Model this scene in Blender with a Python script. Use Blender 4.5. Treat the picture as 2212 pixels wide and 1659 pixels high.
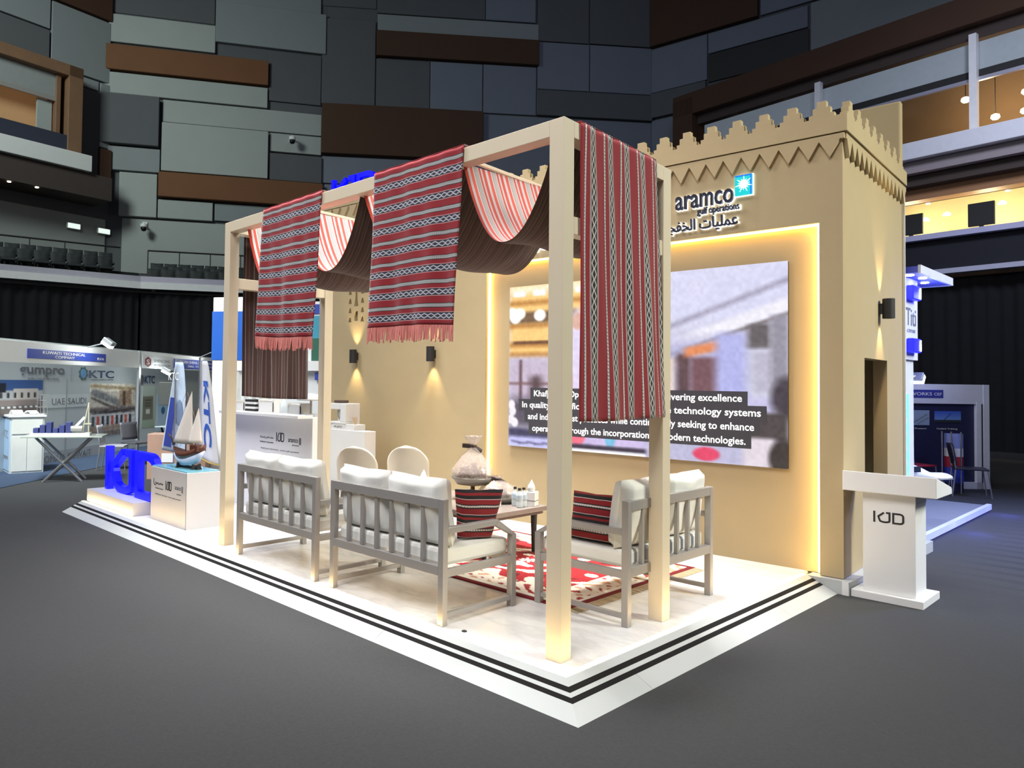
import bpy, math, random
import numpy as np
from mathutils import Vector, Matrix
random.seed(7)
rng = np.random.default_rng(7)
for o in list(bpy.data.objects):
    bpy.data.objects.remove(o)
scene = bpy.context.scene
col = scene.collection
PI = math.pi

# ------------------------------------------------------------------ camera
cd = bpy.data.cameras.new('camera')
cam = bpy.data.objects.new('camera', cd)
col.objects.link(cam)
Fw = Vector((-0.74638372, 0.66491806, 0.02820117))
Rt = Vector((0.66541219, 0.74634502, 0.01399035))
Up = Vector((0.01174536, -0.02920757, 0.99950436))
mw = Matrix((Rt, Up, -Fw)).transposed().to_4x4()
mw.translation = Vector((2.55105, -3.5981, 1.6))
cam.matrix_world = mw
cd.sensor_fit = 'HORIZONTAL'
cd.sensor_width = 36.0
cd.lens = 1602.79 / 2212 * 36.0
cd.shift_x = 260.0 / 2212
cd.shift_y = -49.0 / 2212
cd.clip_start = 0.05
cd.clip_end = 300
scene.camera = cam

# ------------------------------------------------------------------ world and house lights
wd = bpy.data.worlds.new('arena_air')
scene.world = wd
wd.use_nodes = True
bg = wd.node_tree.nodes['Background']
bg.inputs[0].default_value = (0.46, 0.50, 0.62, 1)
bg.inputs[1].default_value = 0.085
vs = scene.view_settings
vs.view_transform = 'Standard'
vs.look = 'None'
vs.gamma = 1.0
vs.exposure = 0.0
vs.use_curve_mapping = False
try:
    cy = scene.cycles
    cy.max_bounces = 6
    cy.diffuse_bounces = 4
    cy.glossy_bounces = 2
    cy.transmission_bounces = 4
    cy.transparent_max_bounces = 8
except Exception:
    pass


def area_light(name, loc, target, size, power, color=(1, 1, 1), spread=140, sy=None):
    d = bpy.data.lights.new(name, 'AREA')
    d.shape = 'RECTANGLE'
    d.size = size
    d.size_y = sy or size
    d.energy = power
    d.color = color
    d.spread = math.radians(spread)
    o = bpy.data.objects.new(name, d)
    col.objects.link(o)
    o.location = loc
    o.rotation_euler = (Vector(target) - Vector(loc)).to_track_quat('-Z', 'Y').to_euler()
    return o


def point_light(name, loc, power, color, r=0.05):
    d = bpy.data.lights.new(name, 'POINT')
    d.energy = power
    d.color = color
    d.shadow_soft_size = r
    o = bpy.data.objects.new(name, d)
    col.objects.link(o)
    o.location = loc
    return o


def spot_light(name, loc, target, power, color, angle, blend=0.6, r=0.03):
    d = bpy.data.lights.new(name, 'SPOT')
    d.energy = power
    d.color = color
    d.spot_size = math.radians(angle)
    d.spot_blend = blend
    d.shadow_soft_size = r
    o = bpy.data.objects.new(name, d)
    col.objects.link(o)
    o.location = loc
    o.rotation_euler = (Vector(target) - Vector(loc)).to_track_quat('-Z', 'Y').to_euler()
    return o


# lighting rig in the arena roof, far above the stand, then two added fills
area_light('roof_rig_front', (1.5, -7.0, 11.0), (-2.0, 0.5, 0.0), 5.0, 560, (1.0, 0.98, 0.97), 120)
area_light('roof_rig_left', (-9.0, -4.5, 11.0), (-5.5, 1.5, 0.0), 5.0, 430, (0.92, 0.95, 1.0), 120)
area_light('roof_rig_right', (9.5, 6.5, 8.0), (0.3, 3.6, 1.6), 3.0, 275, (0.98, 1.0, 0.87), 70)
area_light('roof_rig_centre', (-2.6, 0.8, 12.0), (-2.6, 1.2, 0.0), 2.5, 250, (1.0, 0.98, 0.96), 36)
area_light('roof_rig_upper_left', (-15.0, -6.0, 15.0), (-23.5, 8.0, 9.5), 4.0, 560, (0.88, 1.0, 0.94), 100)
area_light('roof_rig_upper_right', (-3.0, 8.0, 17.0), (-10.0, 24.0, 10.0), 4.0, 200, (0.72, 0.80, 1.0), 120)
area_light('added_fill_booths', (-7.5, -4.0, 9.5), (-12.5, 2.2, 1.0), 2.5, 330, (0.93, 1.0, 1.0), 60)  # added fill to brighten the booth fascia and walls, no lamp of the hall
area_light('added_fill_balcony', (4.0, 10.0, 14.0), (0.0, 22.0, 8.0), 3.0, 190, (0.80, 0.84, 1.0), 60)  # added fill to lift the balcony slab edges, no lamp of the hall


# ------------------------------------------------------------------ geometry helpers
def lin(c):
    return tuple((x / 12.92 if x <= 0.04045 else ((x + 0.055) / 1.055) ** 2.4) for x in c)


def S(r, g, b):
    return lin((r / 255, g / 255, b / 255))


def box(x0, x1, y0, y1, z0, z1):
    v = [(x0, y0, z0), (x1, y0, z0), (x1, y1, z0), (x0, y1, z0), (x0, y0, z1), (x1, y0, z1), (x1, y1, z1), (x0, y1, z1)]
    return v, [(0, 3, 2, 1), (4, 5, 6, 7), (0, 1, 5, 4), (1, 2, 6, 5), (2, 3, 7, 6), (3, 0, 4, 7)]


def hexa(pts):
    return list(pts), [(0, 3, 2, 1), (4, 5, 6, 7), (0, 1, 5, 4), (1, 2, 6, 5), (2, 3, 7, 6), (3, 0, 4, 7)]


def bar(p0, p1, w, h, up=(0, 0, 1)):
    p0, p1, up = Vector(p0), Vector(p1), Vector(up)
    d = (p1 - p0).normalized()
    if abs(d.dot(up)) > 0.98:
        up = Vector((0, 1, 0))
    s = d.cross(up).normalized()
    u = s.cross(d).normalized()
    v = []
    for p in (p0, p1):
        for a, b in ((-1, -1), (1, -1), (1, 1), (-1, 1)):
            v.append(tuple(p + s * (a * w / 2) + u * (b * h / 2)))
    return v, [(0, 1, 2, 3), (7, 6, 5, 4), (0, 4, 5, 1), (1, 5, 6, 2), (2, 6, 7, 3), (3, 7, 4, 0)]


def cyl(p0, p1, r, n=14, r2=None, cap=True):
    p0, p1 = Vector(p0), Vector(p1)
    r2 = r if r2 is None else r2
    d = (p1 - p0).normalized()
    a = Vector((0, 0, 1)) if abs(d.z) < 0.9 else Vector((1, 0, 0))
    s = d.cross(a).normalized()
    u = s.cross(d)
    v = []
    for p, q in ((p0, r), (p1, r2)):
        for i in range(n):
            t = 2 * PI * i / n
            v.append(tuple(p + s * (q * math.cos(t)) + u * (q * math.sin(t))))
    f = [(i, i + n, (i + 1) % n + n, (i + 1) % n) for i in range(n)]
    if cap:
        f += [tuple(range(n)), tuple(range(2 * n - 1, n - 1, -1))]
    return v, f


def tube(path, r, n=8):
    path = [Vector(p) for p in path]
    v, f = [], []
    for i, p in enumerate(path):
        d = (path[min(i + 1, len(path) - 1)] - path[max(i - 1, 0)]).normalized()
        a = Vector((0, 0, 1)) if abs(d.z) < 0.9 else Vector((1, 0, 0))
        s = d.cross(a).normalized()
        u = s.cross(d)
        rr = r[i] if isinstance(r, (list, tuple)) else r
        for k in range(n):
            t = 2 * PI * k / n
            v.append(tuple(p + s * (rr * math.cos(t)) + u * (rr * math.sin(t))))
    for i in range(len(path) - 1):
        for k in range(n):
            f.append((i * n + k, (i + 1) * n + k, (i + 1) * n + (k + 1) % n, i * n + (k + 1) % n))
    f += [tuple(range(n)), tuple(range(len(v) - 1, len(v) - n - 1, -1))]
    return v, f


def lathe(prof, n=20, c=(0, 0, 0), cap=True):
    v, f = [], []
    for r, z in prof:
        for k in range(n):
            t = 2 * PI * k / n
            v.append((c[0] + r * math.cos(t), c[1] + r * math.sin(t), c[2] + z))
    for i in range(len(prof) - 1):
        for k in range(n):
            f.append((i * n + k, i * n + (k + 1) % n, (i + 1) * n + (k + 1) % n, (i + 1) * n + k))
    if cap:
        f += [tuple(range(n - 1, -1, -1)), tuple(range(len(v) - n, len(v)))]
    return v, f


def prism(poly, o, ux, uy, h):
    """extrude a 2-D polygon (ux, uy axes) by h along ux x uy"""
    o, ux, uy = Vector(o), Vector(ux), Vector(uy)
    n = ux.cross(uy).normalized()
    k = len(poly)
    v = [tuple(o + ux * a + uy * b) for a, b in poly] + [tuple(o + ux * a + uy * b + n * h) for a, b in poly]
    f = [tuple(range(k - 1, -1, -1)), tuple(range(k, 2 * k))]
    f += [(i, (i + 1) % k, (i + 1) % k + k, i + k) for i in range(k)]
    return v, f


def grid(fn, nu, nv):
    """surface fn(s,t) with s,t in 0..1"""
    v = [tuple(fn(i / nu, j / nv)) for j in range(nv + 1) for i in range(nu + 1)]
    f = [(j * (nu + 1) + i, j * (nu + 1) + i + 1, (j + 1) * (nu + 1) + i + 1, (j + 1) * (nu + 1) + i) for j in range(nv) for i in range(nu)]
    uv = [(i / nu, j / nv) for j in range(nv + 1) for i in range(nu + 1)]
    return v, f, uv


def pillow(w, h, t, n=14, p=4, e=0.32, top=1.0, wob=0.006, seed=1):
    """soft cushion lying in the x-z plane, thick along y, centre of base at the origin"""
    r = random.Random(seed)
    ph = [r.uniform(0, 6.28) for _ in range(4)]
    v, f = [], []
    for side in (1, -1):
        for j in range(n + 1):
            for i in range(n + 1):
                a, b = 2 * i / n - 1, 2 * j / n - 1
                q = max(0.0, (1 - abs(a) ** p) * (1 - abs(b) ** p)) ** e
                sx = 1 - 0.045 * abs(b) ** 3 * 0 - 0.03 * (1 - b * b) * 0
                k = 1 + (top - 1) * (b + 1) / 2
                x = a * w / 2 * sx * k * (1 - 0.03 * (1 - abs(b)) ** 2)
                z = (b + 1) / 2 * h * (1 - 0.025 * (1 - abs(a)) ** 2 * (1 if b > 0 else 0))
                y = side * t / 2 * q + wob * math.sin(5 * a + ph[0]) * math.sin(4 * b + ph[1]) * q
                v.append((x, y, z))
        o = 0 if side == 1 else (n + 1) ** 2
        for j in range(n):
            for i in range(n):
                q = (o + j * (n + 1) + i, o + j * (n + 1) + i + 1, o + (j + 1) * (n + 1) + i + 1, o + (j + 1) * (n + 1) + i)
                f.append(q[::-1] if side == 1 else q)
    return v, f


def join(parts):
    v, f = [], []
    for p in parts:
        o = len(v)
        v += list(p[0])
        f += [tuple(i + o for i in q) for q in p[1]]
    return v, f


def xf(p, m):
    return [tuple(m @ Vector(q)) for q in p[0]], p[1]


def obj(name, part, mat, parent=None, bevel=0, smooth=False, solid=0, sub=0, loc=None, rot=None, kind=None):
    if isinstance(part, bpy.types.Mesh):
        me = part
    else:
        if isinstance(part, list):
            part = join(part)
        me = bpy.data.meshes.new(name)
        me.from_pydata([tuple(q) for q in part[0]], [], part[1])
        if len(part) > 2:
            ul = me.uv_layers.new(name='UVMap')
            for l in me.loops:
                ul.data[l.index].uv = part[2][l.vertex_index]
        me.update()
    o = bpy.data.objects.new(name, me)
    col.objects.link(o)
    if mat is not None and not me.materials:
        me.materials.append(mat)
    if smooth:
        for q in me.polygons:
            q.use_smooth = True
    if solid:
        m = o.modifiers.new('solid', 'SOLIDIFY')
        m.thickness = solid
        m.offset = 0
    if bevel:
        m = o.modifiers.new('bevel', 'BEVEL')
        m.width = bevel
        m.segments = 2
        m.limit_method = 'ANGLE'
        m.angle_limit = math.radians(40)
    if sub:
        m = o.modifiers.new('sub', 'SUBSURF')
        m.levels = m.render_levels = sub
    if parent:
        o.parent = parent
    if loc is not None:
        o.location = loc
    if rot is not None:
        o.rotation_euler = rot
    if kind:
        o['kind'] = kind
    return o


def tag(o, label, cat, group=None, kind=None):
    o['label'] = label
    o['category'] = cat
    if group:
        o['group'] = group
    if kind:
        o['kind'] = kind
    return o


def thing(name, label, cat, loc=(0, 0, 0), rz=0.0, group=None):
    o = bpy.data.objects.new(name, None)
    o.empty_display_size = 0.1
    col.objects.link(o)
    o.location = loc
    o.rotation_euler = (0, 0, rz)
    return tag(o, label, cat, group)


def struct(o):
    o['kind'] = 'structure'
    return o


def copy_tree(o, parent=None):
    c = o.copy()
    col.objects.link(c)
    if parent:
        c.parent = parent
    for ch in list(o.children):
        copy_tree(ch, c)
    return c


def text_mesh(body, w=None, h=None, ext=0.003, shear=0, spacing=1.0, bold=0.0):
    """flat lettering in the local x-z plane facing -y, left-bottom of its bounding box at the origin"""
    c = bpy.data.curves.new('lettering', 'FONT')
    c.body = body
    c.shear = shear
    c.space_character = spacing
    c.offset = bold
    c.resolution_u = 3
    o = bpy.data.objects.new('lettering', c)
    col.objects.link(o)
    dg = bpy.context.evaluated_depsgraph_get()
    dg.update()
    me = bpy.data.meshes.new_from_object(o.evaluated_get(dg))
    bpy.data.objects.remove(o)
    n = len(me.vertices)
    a = np.zeros(n * 3)
    me.vertices.foreach_get('co', a)
    a = a.reshape(-1, 3)
    lo, hi = a.min(0), a.max(0)
    sx = (w / (hi[0] - lo[0])) if w else None
    sz = (h / (hi[1] - lo[1])) if h else sx
    sx = sx if sx else sz
    faces = [tuple(p.vertices) for p in me.polygons]
    pts = [((x - lo[0]) * sx, -ext, (y - lo[1]) * sz) for x, y, _ in a]
    me.materials.clear()
    bpy.data.meshes.remove(me)
    # close the sides so that the letters are solid
    cnt = {}
    for f in faces:
        for i in range(len(f)):
            e = (f[i], f[(i + 1) % len(f)])
            cnt[e] = cnt.get(e, 0) + 1
    rim = [e for e in cnt if (e[1], e[0]) not in cnt]
    k = len(pts)
    pts += [(x, 0.0, z) for x, y, z in pts]
    fs = list(faces) + [(b, a_, a_ + k, b + k) for a_, b in rim]
    return pts, fs


def lettering(name, body, mat, parent, origin, ux=(1, 0, 0), n=(0, -1, 0), w=None, h=None, ext=0.003, centre=False, **kw):
    """text on a surface: ux = reading direction, n = outward normal"""
    v, f = text_mesh(body, w, h, ext, **kw)
    ux, n = Vector(ux).normalized(), Vector(n).normalized()
    up = Vector((0, 0, 1))
    ww = max(q[0] for q in v)
    off = -ww / 2 if centre else 0
    o = Vector(origin)
    pts = [tuple(o + ux * (x + off) + up * z - n * y) for x, y, z in v]
    return obj(name, (pts, f), mat, parent)


def stroke(path, w, ext, closed=False):
    """poly-line of width w in the x-z plane, extruded along -y"""
    P = [Vector((a, b)) for a, b in path]
    n = len(P)
    L, R = [], []
    for i in range(n):
        if closed:
            a, b = P[(i - 1) % n], P[(i + 1) % n]
            d0, d1 = (P[i] - a).normalized(), (b - P[i]).normalized()
        else:
            d0 = (P[i] - P[i - 1]).normalized() if i > 0 else (P[1] - P[0]).normalized()
            d1 = (P[i + 1] - P[i]).normalized() if i < n - 1 else d0
        t = (d0 + d1)
        t = t.normalized() if t.length > 1e-6 else d0
        nn = Vector((-t.y, t.x))
        k = w / 2 / max(0.45, nn.dot(Vector((-d0.y, d0.x))))
        L.append(P[i] + nn * k)
        R.append(P[i] - nn * k)
    v = [(p.x, -ext, p.y) for p in L] + [(p.x, -ext, p.y) for p in R] + [(p.x, 0, p.y) for p in L] + [(p.x, 0, p.y) for p in R]
    f = []
    for i in range(n if closed else n - 1):
        j = (i + 1) % n
        f += [(i, i + n, j + n, j), (i + 2 * n, j + 2 * n, j + 3 * n, i + 3 * n), (i, j, j + 2 * n, i + 2 * n), (i + n, i + 3 * n, j + 3 * n, j + n)]
    if not closed:
        f += [(0, 2 * n, 3 * n, n), (n - 1, 2 * n - 1, 4 * n - 1, 3 * n - 1)]
    return v, f


def arc(cx, cy, r, a0, a1, n=8, ry=None):
    ry = ry or r
    return [(cx + r * math.cos(math.radians(a0 + (a1 - a0) * i / n)), cy + ry * math.sin(math.radians(a0 + (a1 - a0) * i / n))) for i in range(n + 1)]


def monogram(W, H, sw, ext):
    """the three-letter mark: a bar, a joined hook shape and a rounded D, as separate strokes"""
    a = stroke([(sw / 2, 0), (sw / 2, H)], sw, ext)
    x1, x2 = max(0.13 * W, 2.6 * sw), 0.53 * W
    hook = [(0.35 * W, H - sw / 2), (x1, 0.56 * H), (x1 + 0.012 * W, 0.42 * H)] + arc(x2 - 0.16 * W, 0.22 * H, 0.16 * W, 200, 360, 8, 0.22 * H - sw / 2)
    hook += [(x2, H - sw / 2), (0.415 * W, H - sw / 2)]
    b = stroke(hook, sw, ext)
    d0, d1 = 0.65 * W, W - sw / 2
    D = [(d0, sw / 2), (d1 - 0.12 * W, sw / 2)] + arc(d1 - 0.12 * W, 0.28 * H, 0.12 * W, -80, 0, 4, 0.28 * H - sw / 2) + arc(d1 - 0.12 * W, 0.72 * H, 0.12 * W, 0, 80, 4, 0.28 * H - sw / 2) + [(d1 - 0.12 * W, H - sw / 2), (d0, H - sw / 2)]
    c = stroke(D, sw, ext, closed=True)
    return [a, b, c]


# ------------------------------------------------------------------ materials
MATS = {}


class NT:
    def __init__(self, name):
        self.m = bpy.data.materials.new(name)
        self.m.use_nodes = True
        self.t = self.m.node_tree
        self.b = self.t.nodes['Principled BSDF']

    def node(self, typ, **kw):
        n = self.t.nodes.new(typ)
        for k, v in kw.items():
            setattr(n, k, v)
        return n

    def link(self, a, b):
        self.t.links.new(a, b)

    def put(self, sock, val):
        if hasattr(val, 'is_output') or isinstance(val, bpy.types.NodeSocket):
            self.link(val, sock)
        else:
            sock.default_value = val

    def math(self, op, a, b=0.0, c=0.0, clamp=False):
        n = self.node('ShaderNodeMath', operation=op, use_clamp=clamp)
        for i, q in enumerate((a, b, c)):
            self.put(n.inputs[i], q)
        return n.outputs[0]

    def mix(self, fac, a, b):
        n = self.node('ShaderNodeMix', data_type='RGBA')
        self.put(n.inputs[0], fac)
        for i, q in ((6, a), (7, b)):
            if isinstance(q, tuple):
                q = (*q[:3], 1)
            self.put(n.inputs[i], q)
        return n.outputs[2]

    def noise(self, scale, detail=3, rough=0.55, coord='Object', vec=None, scl=None):
        n = self.node('ShaderNodeTexNoise')
        n.inputs['Scale'].default_value = scale
        n.inputs['Detail'].default_value = detail
        n.inputs['Roughness'].default_value = rough
        if vec is None:
            vec = self.coord(coord)
        if scl:
            mp = self.node('ShaderNodeMapping')
            mp.inputs['Scale'].default_value = scl
            self.link(vec, mp.inputs[0])
            vec = mp.outputs[0]
        self.link(vec, n.inputs['Vector'])
        return n.outputs['Fac']

    def coord(self, which='Object'):
        return self.node('ShaderNodeTexCoord').outputs[which]

    def sep(self, vec):
        n = self.node('ShaderNodeSeparateXYZ')
        self.link(vec, n.inputs[0])
        return n.outputs

    def ramp(self, fac, stops, interp='LINEAR'):
        n = self.node('ShaderNodeValToRGB')
        n.color_ramp.interpolation = interp
        el = n.color_ramp.elements
        while len(el) < len(stops):
            el.new(0.5)
        for e, (p, c) in zip(el, sorted(stops, key=lambda q: q[0])):
            e.position = p
            e.color = (*c[:3], 1)
        self.put(n.inputs[0], fac)
        return n.outputs[0]

    def bump(self, height, strength=0.3, dist=0.01):
        n = self.node('ShaderNodeBump')
        n.inputs['Strength'].default_value = strength
        n.inputs['Distance'].default_value = dist
        self.link(height, n.inputs['Height'])
        self.link(n.outputs[0], self.b.inputs['Normal'])

    def base(self, c):
        self.put(self.b.inputs['Base Color'], (*c[:3], 1) if isinstance(c, tuple) else c)

    def set(self, **kw):
        for k, v in kw.items():
            self.put(self.b.inputs[k], v)


def mat(name, c, rough=0.6, metal=0.0, var=0.08, vscale=6.0, bump=0.0, bscale=60.0, emit=None, es=0.0, spec=0.5, trans=0.0, alpha=1.0, sheen=0.0):
    if name in MATS:
        return MATS[name]
    n = NT(name)
    if var:
        f = n.noise(vscale)
        n.base(n.mix(f, tuple(x * (1 - var) for x in c), tuple(min(1, x * (1 + var)) for x in c)))
    else:
        n.base(c)
    n.set(Roughness=rough, Metallic=metal)
    n.b.inputs['Specular IOR Level'].default_value = spec
    if bump:
        n.bump(n.noise(bscale, 4), bump, 0.004)
    if emit:
        n.b.inputs['Emission Color'].default_value = (*emit, 1)
        n.b.inputs['Emission Strength'].default_value = es
    if trans:
        n.b.inputs['Transmission Weight'].default_value = trans
    if alpha < 1:
        n.b.inputs['Alpha'].default_value = alpha
    if sheen:
        n.b.inputs['Sheen Weight'].default_value = sheen
    MATS[name] = n.m
    return n.m


def attr_mat(name, es=0.0, rough=0.7, dim=1.0):
    if name in MATS:
        return MATS[name]
    n = NT(name)
    a = n.node('ShaderNodeAttribute', attribute_name='Col')
    n.set(Roughness=rough)
    if not es:
        n.base(a.outputs['Color'])
    else:
        n.link(a.outputs['Color'], n.b.inputs['Emission Color'])
        n.b.inputs['Emission Strength'].default_value = es
        n.base((0.02, 0.02, 0.02))
    MATS[name] = n.m
    return n.m


class Canvas:
    """a small picture painted in code and carried by the vertices of a flat panel"""
    def __init__(self, w, h, c):
        self.w, self.h = w, h
        self.a = np.ones((h, w, 3)) * np.array(c) / 255.0
        self.X, self.Y = np.meshgrid((np.arange(w) + 0.5) / w, (np.arange(h) + 0.5) / h)

    def blend(self, m, c):
        m = np.clip(m, 0, 1)[..., None]
        self.a = self.a * (1 - m) + np.array(c) / 255.0 * m

    def rect(self, x0, y0, x1, y1, c, s=0.004, a=1.0, sh=0.0):
        X = self.X
        Y = self.Y - sh * (self.X - x0)
        g = lambda d: np.clip(d / (2 * s) + 0.5, 0, 1)
        self.blend(g(X - x0) * g(x1 - X) * g(Y - y0) * g(y1 - Y) * a, c)

    def disc(self, x, y, rx, ry, c, s=0.2, a=1.0):
        d = np.sqrt(((self.X - x) / rx) ** 2 + ((self.Y - y) / ry) ** 2)
        self.blend(np.clip((1 - d) / s + 0.5, 0, 1) * a, c)

    def line(self, x0, y0, x1, y1, w, c, s=0.004, a=1.0):
        dx, dy = x1 - x0, y1 - y0
        L = dx * dx + dy * dy
        t = np.clip(((self.X - x0) * dx + (self.Y - y0) * dy) / L, 0, 1)
        d = np.hypot(self.X - x0 - t * dx, self.Y - y0 - t * dy)
        self.blend(np.clip((w - d) / (2 * s) + 0.5, 0, 1) * a, c)

    def grad(self, c0, c1, ax=1):
        t = (self.Y if ax else self.X)[..., None]
        self.a = np.array(c0) / 255 * (1 - t) + np.array(c1) / 255 * t

    def speck(self, amt, cells=(40, 30)):
        n = rng.random((cells[1] + 1, cells[0] + 1))
        gx, gy = self.X * cells[0], self.Y * cells[1]
        i, j = np.minimum(gx.astype(int), cells[0] - 1), np.minimum(gy.astype(int), cells[1] - 1)
        fx, fy = gx - i, gy - j
        v = n[j, i] * (1 - fx) * (1 - fy) + n[j, i + 1] * fx * (1 - fy) + n[j + 1, i] * (1 - fx) * fy + n[j + 1, i + 1] * fx * fy
        self.a = np.clip(self.a + (v[..., None] - 0.5) * amt, 0, 1)

    def panel(self, name, o, ux, uy, W, H, mat, parent=None, thick=0.004):
        """front face carries the picture; y of the picture runs downwards"""
        o, ux, uy = Vector(o), Vector(ux), Vector(uy)
        n = ux.cross(uy).normalized()
        w, h = self.w, self.h
        v = []
        for j in range(h):
            for i in range(w):
                v.append(tuple(o + ux * (W * i / (w - 1)) + uy * (H * (1 - j / (h - 1)))))
        f = [(j * w + i, (j + 1) * w + i, (j + 1) * w + i + 1, j * w + i + 1) for j in range(h - 1) for i in range(w - 1)]
        k = len(v)
        rim = [i for i in range(w)] + [j * w + w - 1 for j in range(1, h)] + [(h - 1) * w + i for i in range(w - 2, -1, -1)] + [j * w for j in range(h - 2, 0, -1)]
        bk = [tuple(Vector(v[i]) - n * thick) for i in rim]
        v += bk
        m = len(rim)
        f += [(rim[(i + 1) % m], k + (i + 1) % m, k + i, rim[i])[::-1] for i in range(m)]
        f.append(tuple(range(k, k + m)))
        ob = obj(name, (v, f), mat, parent)
        at = ob.data.color_attributes.new('Col', 'FLOAT_COLOR', 'POINT')
        a = np.clip(self.a, 0, 1).reshape(-1, 3)
        a = np.where(a <= 0.04045, a / 12.92, ((a + 0.055) / 1.055) ** 2.4)
        full = np.ones((len(v), 4))
        full[:k, :3] = a
        full[k:, :3] = a[rim]
        at.data.foreach_set('color', full.astype(np.float32).ravel())
        return ob


def stripes(name, period, seq, motif=None, along=0, rough=0.9, dirt=0.1, spk=None):
    """woven cloth: seq = [(start, colour)] over one period of the UV (in metres); motif = band carrying a chain figure"""
    n = NT(name)
    uv = n.sep(n.coord('UV'))
    u, v = (uv[0], uv[1]) if along == 0 else (uv[1], uv[0])
    wob = n.math('MULTIPLY', n.math('SUBTRACT', n.noise(9, 2, coord='UV'), 0.5), 0.006)
    t = n.math('FRACT', n.math('DIVIDE', n.math('ADD', u, wob), period))
    c = n.ramp(t, seq, 'CONSTANT')
    if motif:
        a, b, cell, ink, ground = motif
        w = n.math('DIVIDE', n.math('SUBTRACT', t, a), b - a)
        inside = n.math('MULTIPLY', n.math('GREATER_THAN', w, 0.0), n.math('LESS_THAN', w, 1.0))
        d = n.math('ABSOLUTE', n.math('SUBTRACT', n.math('MULTIPLY', w, 2.0), 1.0))
        p = n.math('MULTIPLY', n.math('PINGPONG', v, cell / 2), 2 / cell)
        q = n.math('ABSOLUTE', n.math('SUBTRACT', d, n.math('ADD', n.math('MULTIPLY', p, 0.6), 0.12)))
        inkm = n.math('LESS_THAN', q, 0.2)
        pat = n.mix(inkm, ground, ink)
        c = n.mix(inside, c, pat)
    if spk:
        a, b, cell, ink = spk
        inside = n.math('MULTIPLY', n.math('GREATER_THAN', t, a), n.math('LESS_THAN', t, b))
        chk = n.math('MULTIPLY', n.math('GREATER_THAN', n.math('PINGPONG', v, cell / 2), cell / 4), n.math('GREATER_THAN', n.math('PINGPONG', n.math('ADD', u, v), cell / 2), cell / 4))
        c = n.mix(n.math('MULTIPLY', n.math('MULTIPLY', inside, chk), 0.75), c, ink)
    g = n.noise(30, 3, coord='UV')
    c = n.mix(n.math('MULTIPLY', g, dirt), c, (0.02, 0.01, 0.01))
    n.base(c)
    n.set(Roughness=rough)
    n.b.inputs['Sheen Weight'].default_value = 0.15
    n.bump(n.noise(160, 2, coord='UV'), 0.25, 0.003)
    MATS[name] = n.m
    return n.m
# ------------------------------------------------------------------ shared materials
GZ = -0.115                       # hall floor level; 0 is the top of the stand deck
sand = mat('sand_render', (0.43, 0.335, 0.185), 0.75, var=0.05, vscale=3, bump=0.12, bscale=90)
pine = mat('painted_cream_timber', (0.72, 0.62, 0.46), 0.5, var=0.04, vscale=4, bump=0.05)
white = mat('white_laminate', (0.80, 0.80, 0.79), 0.4, var=0.02)
white_pl = mat('white_painted_board', (0.74, 0.75, 0.75), 0.5, var=0.03)
black = mat('black_print', (0.012, 0.012, 0.014), 0.5, var=0)
navy_ink = mat('dark_navy_face', (0.012, 0.014, 0.035), 0.4, var=0)
matte_black = mat('matte_black_paint', (0.015, 0.015, 0.016), 0.6)
warm_led = mat('warm_led_diffuser', (0.9, 0.8, 0.5), 0.5, var=0, emit=(1.0, 0.60, 0.17), es=13)
floor_led = mat('floor_led_diffuser', (0.9, 0.88, 0.8), 0.5, var=0, emit=(1.0, 0.70, 0.30), es=20.0)
white_glow = mat('white_backlight', (0.9, 0.9, 0.9), 0.5, var=0, emit=(0.82, 0.9, 1.0), es=2.2)
blue_glow = mat('blue_neon_face', (0.0, 0.0, 0.4), 0.4, var=0, emit=(0.0, 0.0, 1.0), es=1.25)
lamp_white = mat('lamp_glass', (0.9, 0.9, 0.9), 0.3, var=0, emit=(0.95, 1.0, 0.97), es=40)
lamp_warm = mat('warm_lamp_glass', (0.9, 0.85, 0.7), 0.3, var=0, emit=(1.0, 0.85, 0.6), es=4)
steel = mat('grey_powder_coat', (0.37, 0.35, 0.335), 0.42, 0.3, var=0.04)
chrome = mat('brushed_chrome', (0.55, 0.56, 0.58), 0.28, 0.9, var=0.03)
cream = mat('cream_upholstery', (0.80, 0.79, 0.74), 0.9, var=0.04, vscale=14, bump=0.25, bscale=240, sheen=0.2)
beige_cloth = mat('beige_upholstery', (0.70, 0.64, 0.55), 0.9, var=0.04, vscale=14, bump=0.2, bscale=240)
walnut = mat('dark_walnut', (0.10, 0.07, 0.055), 0.35, var=0.25, vscale=9)
glass = mat('clear_glass', (0.85, 0.92, 0.93), 0.05, var=0, trans=0.9)
blue_print = mat('royal_blue_print', (0.03, 0.06, 0.36), 0.5, var=0.02)
grey_ink = mat('grey_print', (0.16, 0.17, 0.19), 0.6, var=0)
felt = {'l': mat('pale_grey_felt', (0.34, 0.37, 0.36), 0.95, var=0.06, vscale=1.2, bump=0.2, bscale=30),
        'm': mat('mid_grey_felt', (0.235, 0.26, 0.27), 0.95, var=0.06, vscale=1.2, bump=0.2, bscale=30),
        'd': mat('dark_grey_felt', (0.10, 0.105, 0.115), 0.95, var=0.07, vscale=1.2, bump=0.2, bscale=30),
        'b': mat('blue_grey_felt', (0.17, 0.19, 0.235), 0.95, var=0.06, vscale=1.2, bump=0.2, bscale=30),
        'r': mat('rust_brown_panel', (0.16, 0.065, 0.025), 0.8, var=0.12, vscale=1.0),
        'w': mat('deep_brown_panel', (0.06, 0.026, 0.012), 0.8, var=0.12, vscale=1.0)}


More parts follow.
